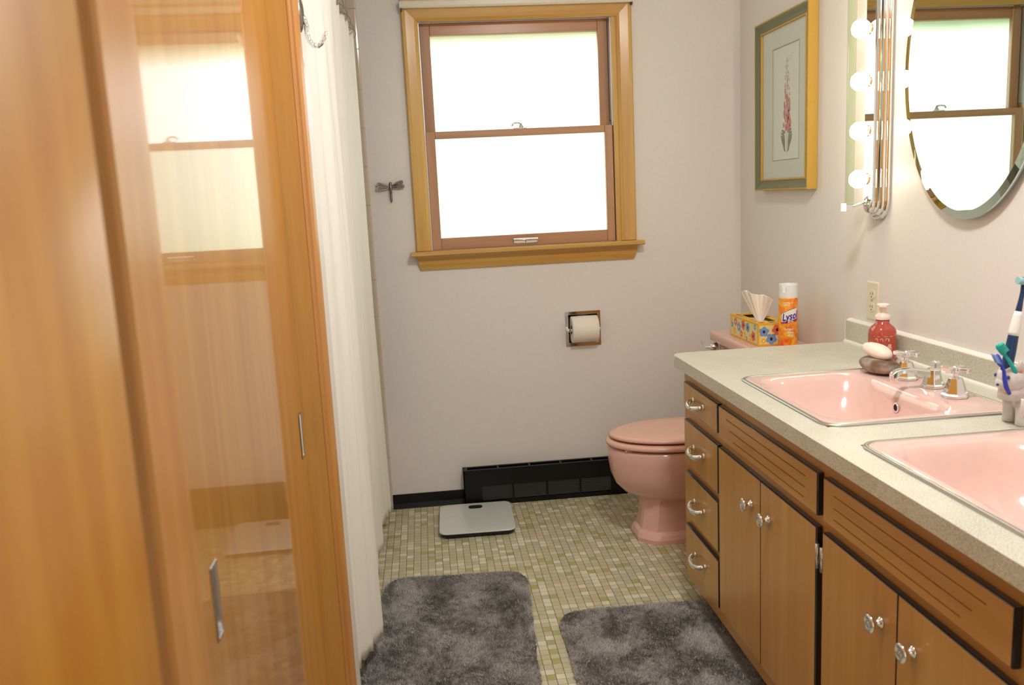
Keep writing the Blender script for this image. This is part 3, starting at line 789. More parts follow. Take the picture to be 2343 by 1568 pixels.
mb.box((R - .0215, CY1 - .0005, HC), (R - .001, CY1 + .0012, HC + .0725))
build('caulk_bead', mb, caulk, ct)

# sinks
def sink(yc, label):
    x0, x1 = .838, 1.300; cx = (x0 + x1) / 2; hx = (x1 - x0) / 2; hy = .2675
    s = thing('sink', (cx, yc, HC), label, 'sink', 'pink sinks')
    bx0, bx1 = .868, 1.176; bcx = (bx0 + bx1) / 2; bhx = (bx1 - bx0) / 2; bhy = .226
    rings = [rr(cx, yc, hx - .010, hy - .010, .036, HC - .004), rr(cx, yc, hx - .010, hy - .010, .036, HC + .0035), rr(cx, yc, hx - .012, hy - .012, .035, HC + .0045),
             rr(cx, yc, hx - .02, hy - .02, .032, HC + .0045),
             rr(bcx, yc, bhx + .006, bhy + .006, .075, HC + .0045), rr(bcx, yc, bhx, bhy, .075, HC + .003), rr(bcx, yc, bhx - .007, bhy - .007, .075, HC - .003),
             rr(bcx, yc, bhx - .013, bhy - .015, .08, HC - .015), rr(bcx, yc, bhx - .022, bhy - .030, .085, HC - .045), rr(bcx, yc, bhx - .035, bhy - .052, .09, HC - .085),
             rr(bcx, yc, bhx - .055, bhy - .085, .09, HC - .115), rr(bcx, yc, bhx - .085, bhy - .12, .065, HC - .130), rr(bcx, yc, .024, .024, .024, HC - .136)]
    mb = MB().loft(rings, 0, True, False, True)
    b = build('basin', mb, pink, s)
    mb = MB()
    o = lambda d, z_: rr(cx, yc, hx - d, hy - d, .046 - d, z_)
    mb.loft([o(0, HC + .0002), o(.0005, HC + .003), o(.003, HC + .0052), o(.008, HC + .0058), o(.0112, HC + .0048), o(.0112, HC + .0002)], 0, True, False, False)
    build('steel_rim', mb, steel, s)
    mb = MB().lathe([(.023, HC - .1355), (.0225, HC - .1325), (.016, HC - .1335), (.015, HC - .1345)], (bcx, yc, 0), 'z', 28)
    build('drain', mb, chrome, s)
    xo = bx1 - .0235; zo = HC - .042
    mb = MB().lathe([(.0125, .0), (.0130, .003), (.0095, .0038), (.0085, .0025)], (xo, yc, zo), '-x', 24)
    mb.lathe([(.0088, .0), (.0088, .0028)], (xo, yc, zo), '-x', 24, 1)
    build('overflow', mb, [chrome, slot_m], s)
    return s
sink(1.9755, 'pink rectangular sink nearer the toilet, with the chrome taps')
sink(1.3215, 'pink sink nearest the camera, cut off by the right edge')

# faucet of the far sink
def octring(c, r, z_, n=8, rot=pi / 8): return [(c[0] + r * cos(rot + 2 * pi * k / n), c[1] + r * sin(rot + 2 * pi * k / n), z_) for k in range(n)]
fa = thing('faucet', (1.237, 1.973, HC), 'chrome widespread faucet with two cross handles on the far pink sink', 'faucet')
zf = HC + .005
for yy in (1.868, 2.078):
    c = (1.236, yy); mb = MB()
    mb.loft([octring(c, .030, zf), octring(c, .031, zf + .003), octring(c, .031, zf + .006), octring(c, .0275, zf + .010), octring(c, .0165, zf + .043), octring(c, .0155, zf + .046), octring(c, .008, zf + .0475)], 0, False)
    mb.lathe([(.0065, zf + .046), (.0058, zf + .058), (.0085, zf + .060), (.0095, zf + .067), (.0075, zf + .073), (.002, zf + .0755)], (*c, 0), 'z', 20)
    h = build('handle', mb, chrome, fa, bevel=.0006)
    mb = MB()
    for q in range(4):
        a = radians(28) + q * pi / 2
        dx, dy = cos(a), sin(a)
        def sec(t, w_, h_): 
            p = Vector((c[0] + dx * t, c[1] + dy * t, zf + .0665)); n_ = Vector((-dy, dx, 0))
            return [p + n_ * w_ + Vector((0, 0, -h_)), p + n_ * w_ + Vector((0, 0, h_)), p - n_ * w_ + Vector((0, 0, h_)), p - n_ * w_ + Vector((0, 0, -h_))]
        mb.loft([sec(.006, .0035, .004), sec(.015, .004, .0045), sec(.030, .0075, .0055), sec(.034, .007, .005)], 0, False)
    build('cross_lever', mb, chrome, h, bevel=.001)
mb = MB(); c = (1.245, 1.973)
mb.loft([octring(c, .028, zf), octring(c, .029, zf + .003), octring(c, .029, zf + .006), octring(c, .0245, zf + .010), octring(c, .0185, zf + .034), octring(c, .0175, zf + .045), octring(c, .010, zf + .050)], 0, False)
def sps(x, z_, w_, h_): return [(x, 1.973 - w_, z_ - h_), (x, 1.973 - w_ * .9, z_ + h_ * .6), (x, 1.973 - w_ * .4, z_ + h_), (x, 1.973 + w_ * .4, z_ + h_), (x, 1.973 + w_ * .9, z_ + h_ * .6), (x, 1.973 + w_, z_ - h_)]
mb.loft([sps(1.256, zf + .032, .012, .011), sps(1.235, zf + .035, .012, .011), sps(1.210, zf + .042, .0105, .0075), sps(1.180, zf + .048, .0098, .0062), sps(1.158, zf + .0475, .010, .0065), sps(1.145, zf + .043, .0105, .0085), sps(1.135, zf + .036, .0105, .0085)], 0, False)
mb.lathe([(.0090, zf + .020), (.0098, zf + .030), (.0098, zf + .036)], (1.143, 1.973, 0), 'z', 20)
build('spout', mb, chrome, fa, bevel=.0012)
mb = MB().lathe([(.0035, zf + .045), (.0035, zf + .060), (.010, zf + .061), (.0105, zf + .064), (.006, zf + .0665), (.001, zf + .067)], (1.252, 1.973, 0), 'z', 20)
build('lift_rod', mb, chrome, fa)

# ---------------------------------------------------------------- things on the counter
# river rock and soap
mb = MB(); n, m_ = 40, 22; rc_ = Vector((1.212, 2.168, HC + .0268)); rings = []
import mathutils
for i in range(m_ + 1):
    t = -pi / 2 + pi * i / m_; q = max(cos(t), 1e-3) ** .75; ring = []
    for k in range(n):
        a = 2 * pi * k / n; d = Vector((cos(a) * q, sin(a) * q, sin(t)))
        nn = 1 + .10 * mathutils.noise.noise(d * 1.2 + Vector((3, 1, 5))) + .012 * mathutils.noise.noise(d * 4)
        p = Vector((d.x * .045 * nn, d.y * .066 * nn, (d.z * .021 if d.z < 0 else d.z * .023) * nn))
        ring.append(rc_ + p)
    rings.append(ring)
mb.loft(rings, 0, True); tag(build('rock', mb, rock_m), 'brown river rock used as soap dish on the far sink corner', 'rock')
mb = MB(); rings = []; sc_ = Vector((1.205, 2.165, HC + .0665)); rot = Matrix.Rotation(radians(14), 3, 'X') @ Matrix.Rotation(radians(20), 3, 'Z')
for i in range(19):
    t = -pi / 2 + pi * i / 18; q = max(cos(t), 1e-3) ** .7
    rings.append([sc_ + rot @ Vector((.027 * q * cos(2 * pi * k / 32), .046 * q * sin(2 * pi * k / 32) * (1 - .12 * cos(2 * pi * k / 32)), .0165 * sin(t))) for k in range(32)])
mb.loft(rings, 0, True)
tag(build('soap_bar', mb, mat('soap', srgb(244, 228, 214), .35, coat=.2)), 'oval white bar of soap lying on the brown rock', 'soap')

# foaming hand soap bottle
bx, by = 1.322, 2.352
bt = thing('soap_bottle', (bx, by, HC), 'red foaming hand soap bottle with white pump by the backsplash', 'soap bottle')
red_l = mat('red_soap_bottle', srgb(204, 84, 66), .12, coat=.6, trans=.25)
def sq(z_, r, e=2.6, n=40):
    return [(bx + r * .96 * abs(cos(a)) ** (2 / e) * (1 if cos(a) > 0 else -1), by + r * abs(sin(a)) ** (2 / e) * (1 if sin(a) > 0 else -1), z_) for a in [2 * pi * k / n for k in range(n)]]
b0 = HC + .0006
mb = MB().loft([sq(b0, .033), sq(b0 + .002, .036), sq(b0 + .006, .0375), sq(b0 + .076, .0375), sq(b0 + .088, .036), sq(b0 + .098, .031), sq(b0 + .105, .0245, 2.2), sq(b0 + .109, .0195, 2.0), sq(b0 + .120, .0195, 2.0)], 0, True)
build('bottle', mb, red_l, bt)
mb = MB()
dx = Vector((bx, by, 0)) - Vector((0, 0, 0)); aw = math.atan2(-by, -bx)
def onb(u, z_, r=.0382):  # u along the front, metres
    a = aw - u / r
    ca, sa = cos(a), sin(a); e = 2.6
    return (bx + r * .96 * abs(ca) ** (2 / e) * (1 if ca > 0 else -1), by + r * abs(sa) ** (2 / e) * (1 if sa > 0 else -1), z_)
def stroke(pts, w_=.0007):
    for i in range(len(pts) - 1):
        (u0_, z0_), (u1_, z1_) = pts[i], pts[i + 1]
        l_ = max(sqrt((u1_ - u0_) ** 2 + (z1_ - z0_) ** 2), 1e-6); nx, nz_ = -(z1_ - z0_) / l_ * w_, (u1_ - u0_) / l_ * w_
        mb.add([onb(u0_ + nx, z0_ + nz_), onb(u1_ + nx, z1_ + nz_), onb(u1_ - nx, z1_ - nz_), onb(u0_ - nx, z0_ - nz_)], [(0, 1, 2, 3)])
for u, wd, ht_ in ((-.020, .009, .040), (-.007, .008, .034), (.010, .013, .040)):
    z_ = b0 + .012
    stroke([(u - wd / 2, z_), (u - wd / 2, z_ + ht_ * .7), (u, z_ + ht_), (u + wd / 2, z_ + ht_ * .7), (u + wd / 2, z_), (u - wd / 2, z_)])
    for k in range(5): stroke([(u - wd / 2, z_ + ht_ * (.70 + .06 * k)), (u + wd / 2 - wd * .09 * k, z_ + ht_ * (.70 + .06 * k))], .0010)
    for k in (0, 1): stroke([(u - wd * .25, z_ + .008 + k * .011), (u - wd * .25, z_ + .014 + k * .011), (u + wd * .25, z_ + .014 + k * .011), (u + wd * .25, z_ + .008 + k * .011), (u - wd * .25, z_ + .008 + k * .011)], .0005)
for u in (-.016, -.001, .016):
    stroke([(u - .003, b0 + .060), (u - .003, b0 + .067), (u + .003, b0 + .069), (u + .004, b0 + .063)], .0008)
stroke([(-.028, b0 + .074), (-.01, b0 + .074), (.01, b0 + .074), (.028, b0 + .074)], .0005)
build('printed_houses', mb, mat('label_ink', srgb(238, 190, 170), .5), bt)
mb = MB()
mb.lathe([(.0215, b0 + .120), (.0215, b0 + .128), (.0200, b0 + .133), (.0125, b0 + .139), (.0105, b0 + .143), (.0105, b0 + .156), (.0165, b0 + .158), (.0175, b0 + .163), (.015, b0 + .166), (.002, b0 + .167)], (bx, by, 0), 'z', 32)
mb.loft([[(bx - .5 * q + .86 * s, by - .86 * q - .5 * s, z_) for s, z_ in ((-.010, b0 + .158), (-.010, b0 + .1645), (.010, b0 + .1645), (.010, b0 + .158))] for q in (-.012, .010, .026)], 0, False)
build('pump', mb, mat('pump_plastic', srgb(244, 226, 216), .35), bt, bevel=.0008)

# animal toothbrush holder
ceram = mat('cat_glaze', srgb(206, 202, 200), .12, coat=.6)
spot = mat('pink_brown_glaze', srgb(196, 140, 122), .15, coat=.6)
blue_g = mat('blue_glaze', srgb(40, 48, 110), .15, coat=.5)
tx_, ty_ = 1.256, 1.640
th = thing('toothbrush_holder', (tx_, ty_, HC), 'grey ceramic animal toothbrush holder with pinkish spots between the sinks', 'toothbrush holder')
# standing animal facing the wall corner (head towards -x, body along the counter)
mb = MB()
cols_ = []
HZ = HC + .0006
body = []
for i in range(15):
    t = i / 14; x = tx_ - .046 + .100 * t
    r_ = .034 + .010 * sin(pi * min(1, t * 1.0))
    if i in (0, 14): r_ = .006
    elif i in (1, 13): r_ = .021
    cz = HZ + .062 + .004 * (1 - t)
    body.append([(x, ty_ + r_ * .95 * cos(a), cz + r_ * 1.05 * sin(a)) for a in [2 * pi * k / 28 for k in range(28)]])
mb.loft(body, 0, True)
for lx_, ly_ in ((-.030, -.020), (-.030, .020), (.036, -.020), (.036, .020)):
    mb.lathe([(.0145, HZ), (.0158, HZ + .003), (.0150, HZ + .012), (.0155, HZ + .035), (.017, HZ + .06)], (tx_ + lx_, ty_ + ly_, 0), 'z', 20)
build('body', mb, ceram, th)
mb = MB()
mb.ball((tx_ - .046, ty_, HZ + .098), (.030, .031, .033)); mb.ball((tx_ - .066, ty_, HZ + .090), (.014, .016, .013))
mb.lathe([(.030, HZ + .055), (.028, HZ + .09)], (tx_ - .040, ty_, 0), 'z', 24)
for s in (-1, 1):
    mb.loft([[(tx_ - .046 + .009 * cos(a) * q, ty_ + s * (.020 + h * .3) + .006 * sin(a) * q, HZ + .118 + h) for a in [2 * pi * k / 12 for k in range(12)]] for q, h in ((1.1, 0), (1, .010), (.5, .019), (.08, .023))], 0, True)
build('head', mb, ceram, th)
mb = MB()
mb.lathe([(.016, HZ + .090), (.020, HZ + .097), (.030, HZ + .118), (.031, HZ + .122), (.028, HZ + .122), (.018, HZ + .100)], (tx_ + .006, ty_, 0), 'z', 28)
build('brush_cup', mb, ceram, th)
def spots(mi_list, par, name, m_, r_=.006):
    for x, y, z_, r__ in mi_list: build(name, MB().ball((x, y, z_), (r__, r__, r__), 14, 8), m_, par)
spots([(tx_ + .000, ty_ - .0315, HZ + .066, .0075), (tx_ + .030, ty_ - .030, HZ + .074, .009), (tx_ - .025, ty_ - .029, HZ + .054, .0065), (tx_ + .012, ty_ - .029, HZ + .048, .006), (tx_ - .033, ty_ - .0305, HZ + .022, .0065), (tx_ - .066, ty_ - .014, HZ + .074, .006), (tx_ - .045, ty_ - .020, HZ + .118, .008)], th, 'glazed_spot', spot)
spots([(tx_ - .068, ty_ - .019, HZ + .105, .0045), (tx_ - .072, ty_ + .012, HZ + .105, .0045), (tx_ - .083, ty_ - .009, HZ + .089, .003)], th, 'eye', blue_g)

# toothbrushes
navy = mat('navy_plastic', srgb(28, 58, 96), .3); teal = mat('teal_plastic', srgb(10, 168, 156), .3); blue_p = mat('blue_plastic', srgb(44, 64, 190), .3)
brist = mat('bristles', srgb(150, 200, 210), .7, bump=(600, .5)); brist2 = mat('teal_bristles', srgb(60, 200, 180), .7, bump=(600, .5))
eb = thing('electric_toothbrush', (1.205, 1.640, HC + .1), 'tall navy and white electric toothbrush leaning in the animal holder', 'toothbrush')
A_, B_ = Vector((1.192, 1.640, .895)), Vector((1.2275, 1.640, 1.104))
def along(t): return A_ + (B_ - A_) * t
mb = MB().tube([along(t) for t in (0, .1, .35, .52, .56)], [.010, .0115, .0112, .0100, .0098], 20)
build('grip', mb, navy, eb)
mb = MB().tube([along(t) for t in (.50, .53, .60, .70, .74)], [.0105, .0112, .0105, .0085, .0070], 20)
build('handle_collar', mb, white_p, eb)
mb = MB().tube([along(t) for t in (.73, .78, .86, .93, 1.0)], [.0065, .0058, .0048, .0044, .0060], 16)
build('neck', mb, navy, eb)
mb = MB(); dv = (B_ - A_).normalized(); hc_ = along(1.02)
mb.tube([hc_, hc_ + dv * .012], .0085, 18); build('brush_head', mb, navy, eb)
mb = MB(); mb.tube([hc_ + dv * .004 , hc_ + dv * .004 + Vector((-.016, .0, .002))], .0078, 18); build('bristles', mb, brist, eb)
def brush(name, pts, m_, bm_, label, hw, bdir):
    t = thing(name, pts[-1], label, 'toothbrush', 'toothbrushes in the holder')
    n = len(pts); rad = [.0042, .0050, .0048, .0036, .0030, .0036][:n]
    build('handle', MB().tube(pts, rad, 14, flat=.75), m_, t)
    p, q = Vector(pts[-1]), Vector(pts[-2]); d = (p - q).normalized(); mb = MB()
    mb.tube([p - d * .002, p + d * .004, p + d * .020, p + d * .025], [.0045, .0065, .0062, .0035], 14, flat=.6); build('brush_head', mb, m_, t)
    mb = MB()
    for k in range(6):
        for s in (-1, 1):
            c = p + d * (.003 + .0035 * k); sd = d.cross(Vector(bdir)).normalized()
            mb.tube([c + sd * s * .0026, c + sd * s * .0026 + Vector(bdir) * .012], .0017, 6)
    build('bristles', mb, bm_, t)
brush('toothbrush', [(1.222, 1.615, .885), (1.214, 1.617, .905), (1.200, 1.618, .930), (1.186, 1.619, .953), (1.176, 1.620, .966)], teal, brist2, 'teal toothbrush leaning left in the animal holder', 1, (.75, -.2, .6))
brush('toothbrush', [(1.178, 1.600, .885), (1.170, 1.600, .900), (1.1655, 1.600, .918), (1.163, 1.600, .935), (1.156, 1.600, .948)], blue_p, mat('blue_bristles', srgb(120, 160, 225), .7), 'short royal blue toothbrush with curved handle in the animal holder', 1, (-.85, 0, .4))

# ---------------------------------------------------------------- tissue box and spray on the tank
def flower(mb, P, u, v, r, col, centre, petals=5, rot=0.0):
    for k in range(petals):
        a = rot + 2 * pi * k / petals; cu_, cv = u + r * .58 * cos(a), v + r * .58 * sin(a)
        ring = [P(cu_ + r * .44 * cos(b), cv + r * .44 * sin(b), .0002 + .00005 * k) for b in [2 * pi * q / 12 for q in range(12)]]
        mb.add(ring, [tuple(range(12))], col)
    mb.add([P(u + r * .25 * cos(b), v + r * .3 * sin(b), .0006) for b in [2 * pi * q / 10 for q in range(10)]], [tuple(range(10))], centre)
TZ = .753
bx0, by0 = 1.193, 2.972          # near front corner
bl, bw, bh = .285, .115, .083
tb = thing('tissue_box', (1.25, 3.1, TZ), 'yellow floral tissue box on the toilet tank', 'tissue box')
ytri = mat('box_yellow', srgb(236, 184, 52), .5); cream_b = mat('box_cream', srgb(232, 218, 158), .5); f_red = mat('box_red', srgb(226, 112, 84), .5); f_blue = mat('box_blue', srgb(118, 158, 206), .5); f_yel = mat('box_gold', srgb(238, 192, 60), .5); f_blk = mat('box_dark', srgb(40, 34, 36), .5); f_wht = mat('box_white', srgb(240, 236, 220), .5)
mb = MB()
bmats = [ytri, cream_b, f_red, f_blue, f_yel, f_blk, f_wht]
slot = (bx0 + .030, bx0 + bw - .030, by0 + .045, by0 + bl - .05)
P3 = lambda u, v, t: (u, v, t)
rect_holes(mb, bx0, bx0 + bw, by0, by0 + bl, [slot], lambda u, v: (u, v, TZ + bh))
mb.add([(bx0, by0, TZ + .0005), (bx0 + bw, by0, TZ + .0005), (bx0 + bw, by0 + bl, TZ + .0005), (bx0, by0 + bl, TZ + .0005)], [(0, 1, 2, 3)])
for p, q in (((bx0, by0), (bx0 + bw, by0)), ((bx0 + bw, by0), (bx0 + bw, by0 + bl)), ((bx0 + bw, by0 + bl), (bx0, by0 + bl)), ((bx0, by0 + bl), (bx0, by0))):
    mb.add([(*p, TZ + .0005), (*q, TZ + .0005), (*q, TZ + bh), (*p, TZ + bh)], [(0, 1, 2, 3)])
PS = lambda u, v, t: (bx0 - .0003 - t, by0 + u, TZ + v)         # long side facing the room
PN = lambda u, v, t: (bx0 + u, by0 - .0003 - t, TZ + v)         # end facing the camera
PT = lambda u, v, t: (bx0 + v, by0 + u, TZ + bh + .0003 + t)
for P, ll, hh in ((PS, bl, bh), (PN, bw, bh)):
    mb.add([P(.006, .006, 0), P(ll - .006, .006, 0), P(ll - .006, hh - .008, 0), P(.006, hh - .008, 0)], [(0, 1, 2, 3)], 1)
rng = random.Random(5)
for P, ll, lst in ((PS, bl, [(.045, .030, .020, 2), (.10, .055, .019, 3), (.03, .066, .011, 3), (.075, .020, .014, 4), (.145, .058, .020, 2), (.13, .022, .013, 4), (.165, .022, .014, 2), (.19, .045, .018, 3), (.225, .060, .016, 2), (.235, .024, .015, 4), (.262, .045, .012, 3), (.27, .065, .010, 4), (.11, .012, .008, 3)]),
                    (PN, bw, [(.022, .052, .019, 3), (.072, .057, .020, 2), (.050, .024, .021, 3), (.098, .026, .016, 4), (.020, .018, .010, 4), (.100, .062, .010, 4)])):
    for u, v, r_, c_ in lst: flower(mb, P, u, v, r_, c_, 5 if r_ > .0185 else 6, 5, rng.random() * 6)
for u, v, r_, c_ in [(.02, .02, .013, 2), (.06, .012, .010, 3), (.10, .016, .010, 2), (.15, .014, .011, 4), (.20, .015, .011, 3), (.245, .018, .014, 2), (.02, .06, .014, 3), (.02, .095, .012, 2), (.26, .07, .014, 4), (.15, .100, .010, 2), (.22, .100, .011, 3)]: flower(mb, PT, u, v, r_, c_, 5, 5, rng.random() * 6)
build('box', mb, bmats, tb)
mb = MB(); a, b, c, d = slot
mb.box((a - .002, c - .002, TZ + .02), (b + .002, d + .002, TZ + bh - .012), 0)
build('tissue_stack', mb, paper, tb)
# popped-up tissue: pleated fan
mb = MB(); n, m_ = 40, 24; xc_, yc_ = bx0 + bw / 2, by0 + .125; V = []
for i in range(n + 1):
    s = i / n * 2 - 1
    for j in range(m_ + 1):
        t = j / m_
        wd = .010 + .050 * t ** .9
        px_ = s * wd; fold = .014 * t * sin(s * 6.0 + .8) + .006 * t * sin(s * 13 + 2)
        h = TZ + bh - .012 + t * (.108 - .014 * s - .006 * cos(s * 5) - .012 * abs(s) ** 3)
        # the fan is roughly square to the view
        ux_, uy = cos(radians(-32)), sin(radians(-32))
        V.append((xc_ + px_ * ux_ - fold * uy - .014 * t, yc_ + px_ * uy + fold * ux_, h))
n2 = m_ + 1
mb.add(V, [(i * n2 + j, (i + 1) * n2 + j, (i + 1) * n2 + j + 1, i * n2 + j + 1) for i in range(n) for j in range(m_)], 0, True)
tt = build('pulled_tissue', mb, mat('tissue', srgb(244, 234, 224), .8), tb)
so = tt.modifiers.new('t', 'SOLIDIFY'); so.thickness = .0006

# aerosol can
cx_, cy_, cr_ = 1.288, 2.930, .0335
ca_ = thing('spray_can', (cx_, cy_, TZ), 'orange aerosol spray can with white cap on the toilet tank', 'spray can')
def mat_can():
    m, nt, b = _nt('can_print')
    tc = nt.nodes.new('ShaderNodeTexCoord'); n1 = nt.nodes.new('ShaderNodeTexNoise'); n1.inputs['Scale'].default_value = 38; n1.inputs['Detail'].default_value = 2; n1.inputs['Distortion'].default_value = .8
    nt.links.new(tc.outputs['Object'], n1.inputs['Vector']); cr = nt.nodes.new('ShaderNodeValToRGB'); e = cr.color_ramp.elements
    e[0].position = .35; e[0].color = (*srgb(236, 92, 34), 1); e[1].position = .66; e[1].color = (*srgb(250, 186, 40), 1); k = e.new(.5); k.color = (*srgb(246, 146, 30), 1)
    nt.links.new(n1.outputs['Fac'], cr.inputs[0]); nt.links.new(cr.outputs[0], b.inputs['Base Color']); b.inputs['Roughness'].default_value = .28; b.inputs['Coat Weight'].default_value = .3
    return m
can_m = mat_can()
mb = MB().lathe([(.031, TZ), (.0335, TZ + .002), (cr_, TZ + .004), (cr_, TZ + .176), (.0325, TZ + .179), (.030, TZ + .181)], (cx_, cy_, 0), 'z', 48)
build('can', mb, can_m, ca_)
mb = MB()
# cap with the cut-away finger notch
N = 48; ang0 = math.atan2(-cy_, -cx_)
z0_, z1_ = TZ + .1795, TZ + .2285
out_, inn = [], []
for k in range(N):
    a = 2 * pi * k / N; da = (a - ang0 + .42 + pi) % (2 * pi) - pi
    zt = z1_ - (.026 if abs(da) < .30 else 0)
    out_.append((a, zt))
rg = [[(cx_ + .0325 * cos(a), cy_ + .0325 * sin(a), z0_) for a, _ in out_], [(cx_ + .0322 * cos(a), cy_ + .0322 * sin(a), zt - .002) for a, zt in out_], [(cx_ + .0312 * cos(a), cy_ + .0312 * sin(a), zt) for a, zt in out_], [(cx_ + .0298 * cos(a), cy_ + .0298 * sin(a), zt - .001) for a, zt in out_], [(cx_ + .0296 * cos(a), cy_ + .0296 * sin(a), z1_ - .030) for a, _ in out_]]
mb.loft(rg, 0, False, True, True)
mb.lathe([(.009, z1_ - .031), (.009, z1_ - .016), (.007, z1_ - .012), (.001, z1_ - .012)], (cx_, cy_, 0), 'z', 20)
build('cap', mb, white_p, ca_)
def wrapped(a, u, z_, r): # u metres to the right of the face towards the camera
    return (cx_ + r * cos(a + u / r), cy_ + r * sin(a + u / r), z_)
def text_mb(s, size, u, z_, r, shear=0, a=ang0, tilt=0.0, bold=0.0, squash=1.0):
    cu_ = bpy.data.curves.new('txt', 'FONT'); cu_.body = s; cu_.size = size; cu_.shear = shear; cu_.align_x = 'CENTER'; cu_.offset = bold; cu_.resolution_u = 2
    ob_ = bpy.data.objects.new('txt', cu_); COL.objects.link(ob_)
    dg = bpy.context.evaluated_depsgraph_get(); me = bpy.data.meshes.new_from_object(ob_.evaluated_get(dg))
    bm = bmesh.new(); bm.from_mesh(me); bmesh.ops.triangulate(bm, faces=bm.faces)
    for _ in range(1): bmesh.ops.subdivide_edges(bm, edges=[e for e in bm.edges if e.calc_length() > size * .25], cuts=1)
    bm.verts.ensure_lookup_table()
    V_ = [(v.co.x * squash, v.co.y) for v in bm.verts]; F_ = [tuple(v.index for v in f.verts) for f in bm.faces]
    bm.free(); bpy.data.objects.remove(ob_); bpy.data.curves.remove(cu_); bpy.data.meshes.remove(me)
    ct_, st_ = cos(tilt), sin(tilt)
    return [wrapped(a, u + x * ct_ - y * st_, z_ + x * st_ + y * ct_, r) for x, y in V_], F_
def banner(z0a, z0b, z1a, z1b, u0_, u1_, r, bow=.004):
    V_ = []; k_ = 24
    for i in range(k_ + 1):
        t = i / k_; u = u0_ + (u1_ - u0_) * t; bw_ = bow * sin(pi * t)
        V_ += [wrapped(ang0, u, z0a + (z0b - z0a) * t - bw_ * .2, r), wrapped(ang0, u, z1a + (z1b - z1a) * t + bw_, r)]
    return V_, [(2 * i, 2 * i + 2, 2 * i + 3, 2 * i + 1) for i in range(k_)]
lab = MB()
v_, f_ = banner(TZ + .090, TZ + .104, TZ + .124, TZ + .146, -.024, .036, cr_ + .00025); lab.add(v_, f_, 1)
v_, f_ = banner(TZ + .086, TZ + .095, TZ + .092, TZ + .106, -.027, .036, cr_ + .00030, 0); lab.add(v_, f_, 3)
v_, f_ = banner(TZ + .0915, TZ + .1035, TZ + .0935, TZ + .108, -.024, .036, cr_ + .00045, 0); lab.add(v_, f_, 0)
v_, f_ = banner(TZ + .0935, TZ + .107, TZ + .1225, TZ + .1445, -.0235, .036, cr_ + .0005); lab.add(v_, f_, 2)
for args in (('Lysol', .036, .0075, TZ + .103, cr_ + .0008, .4, ang0, .22, .0009, .78),): lab.add(*text_mb(*args), 0)
for args in (('COVID-19', .0085, -.002, TZ + .160, cr_ + .0004, 0, ang0, 0, .0002), ('VIRUS', .0085, -.0055, TZ + .1525, cr_ + .0004, 0, ang0, 0, .0002), ('99.9%', .0085, .010, TZ + .0925, cr_ + .0007, 0, ang0, .15, .0002),
             ('brand', .0145, .004, TZ + .064, cr_ + .0004, 0, ang0, 0, .0002, .9), ('new', .0145, .009, TZ + .053, cr_ + .0004, 0, ang0, 0, .0002), ('day', .0145, .009, TZ + .042, cr_ + .0004, 0, ang0, 0, .0002)): lab.add(*text_mb(*args), 2)
ink_blue = mat('label_blue', srgb(44, 52, 168), .35); ink_lb = mat('label_violet', srgb(92, 60, 150), .35); ink_w = mat('label_white', srgb(246, 240, 228), .35); ink_r = mat('label_red', srgb(216, 60, 40), .35)
build('printed_label', lab, [ink_blue, ink_lb, ink_w, ink_r], ca_)

# ---------------------------------------------------------------- scale and rugs
sc = thing('bathroom_scale', (.145, 3.40, 0), 'white glass bathroom scale on the tile in front of the heater', 'bathroom scale')
def rot2(p, c, a): x, y = p[0] - c[0], p[1] - c[1]; return (c[0] + x * cos(a) - y * sin(a), c[1] + x * sin(a) + y * cos(a), p[2])
A_s = radians(-1.5); cs = (.146, 3.402)
def rrs(hx_, hy_, r_, z_, dc=(0, 0)): return [rot2(p, cs, A_s) for p in rr(cs[0] + dc[0], cs[1] + dc[1], hx_, hy_, r_, z_)]
build('scale_base', MB().loft([rrs(.140, .150, .03, .004), rrs(.147, .158, .03, .008), rrs(.150, .161, .032, .019), rrs(.150, .161, .032, .0205)], 0, True), mat('scale_black', (.012, .010, .03), .3), sc)
build('scale_platform', MB().loft([rrs(.153, .164, .034, .0205), rrs(.1545, .1655, .035, .022), rrs(.1545, .1655, .035, .0245), rrs(.153, .164, .034, .0258)], 0, True), mat('scale_glass', srgb(206, 212, 208), .15, coat=.5), sc)
build('display_window', MB().loft([rrs(.030, .020, .016, .0258, (0, .118)), rrs(.030, .020, .016, .0264, (0, .118))], 0, False), mat('display_black', (.02, .022, .022), .15, bump=(200, .4)), sc)
for k in range(4): build('rubber_foot', MB().lathe([(.018, 0), (.018, .006)], (cs[0] + (-.11, .11)[k % 2], cs[1] + (-.12, .12)[k // 2], 0), 'z', 16), black_p, sc)

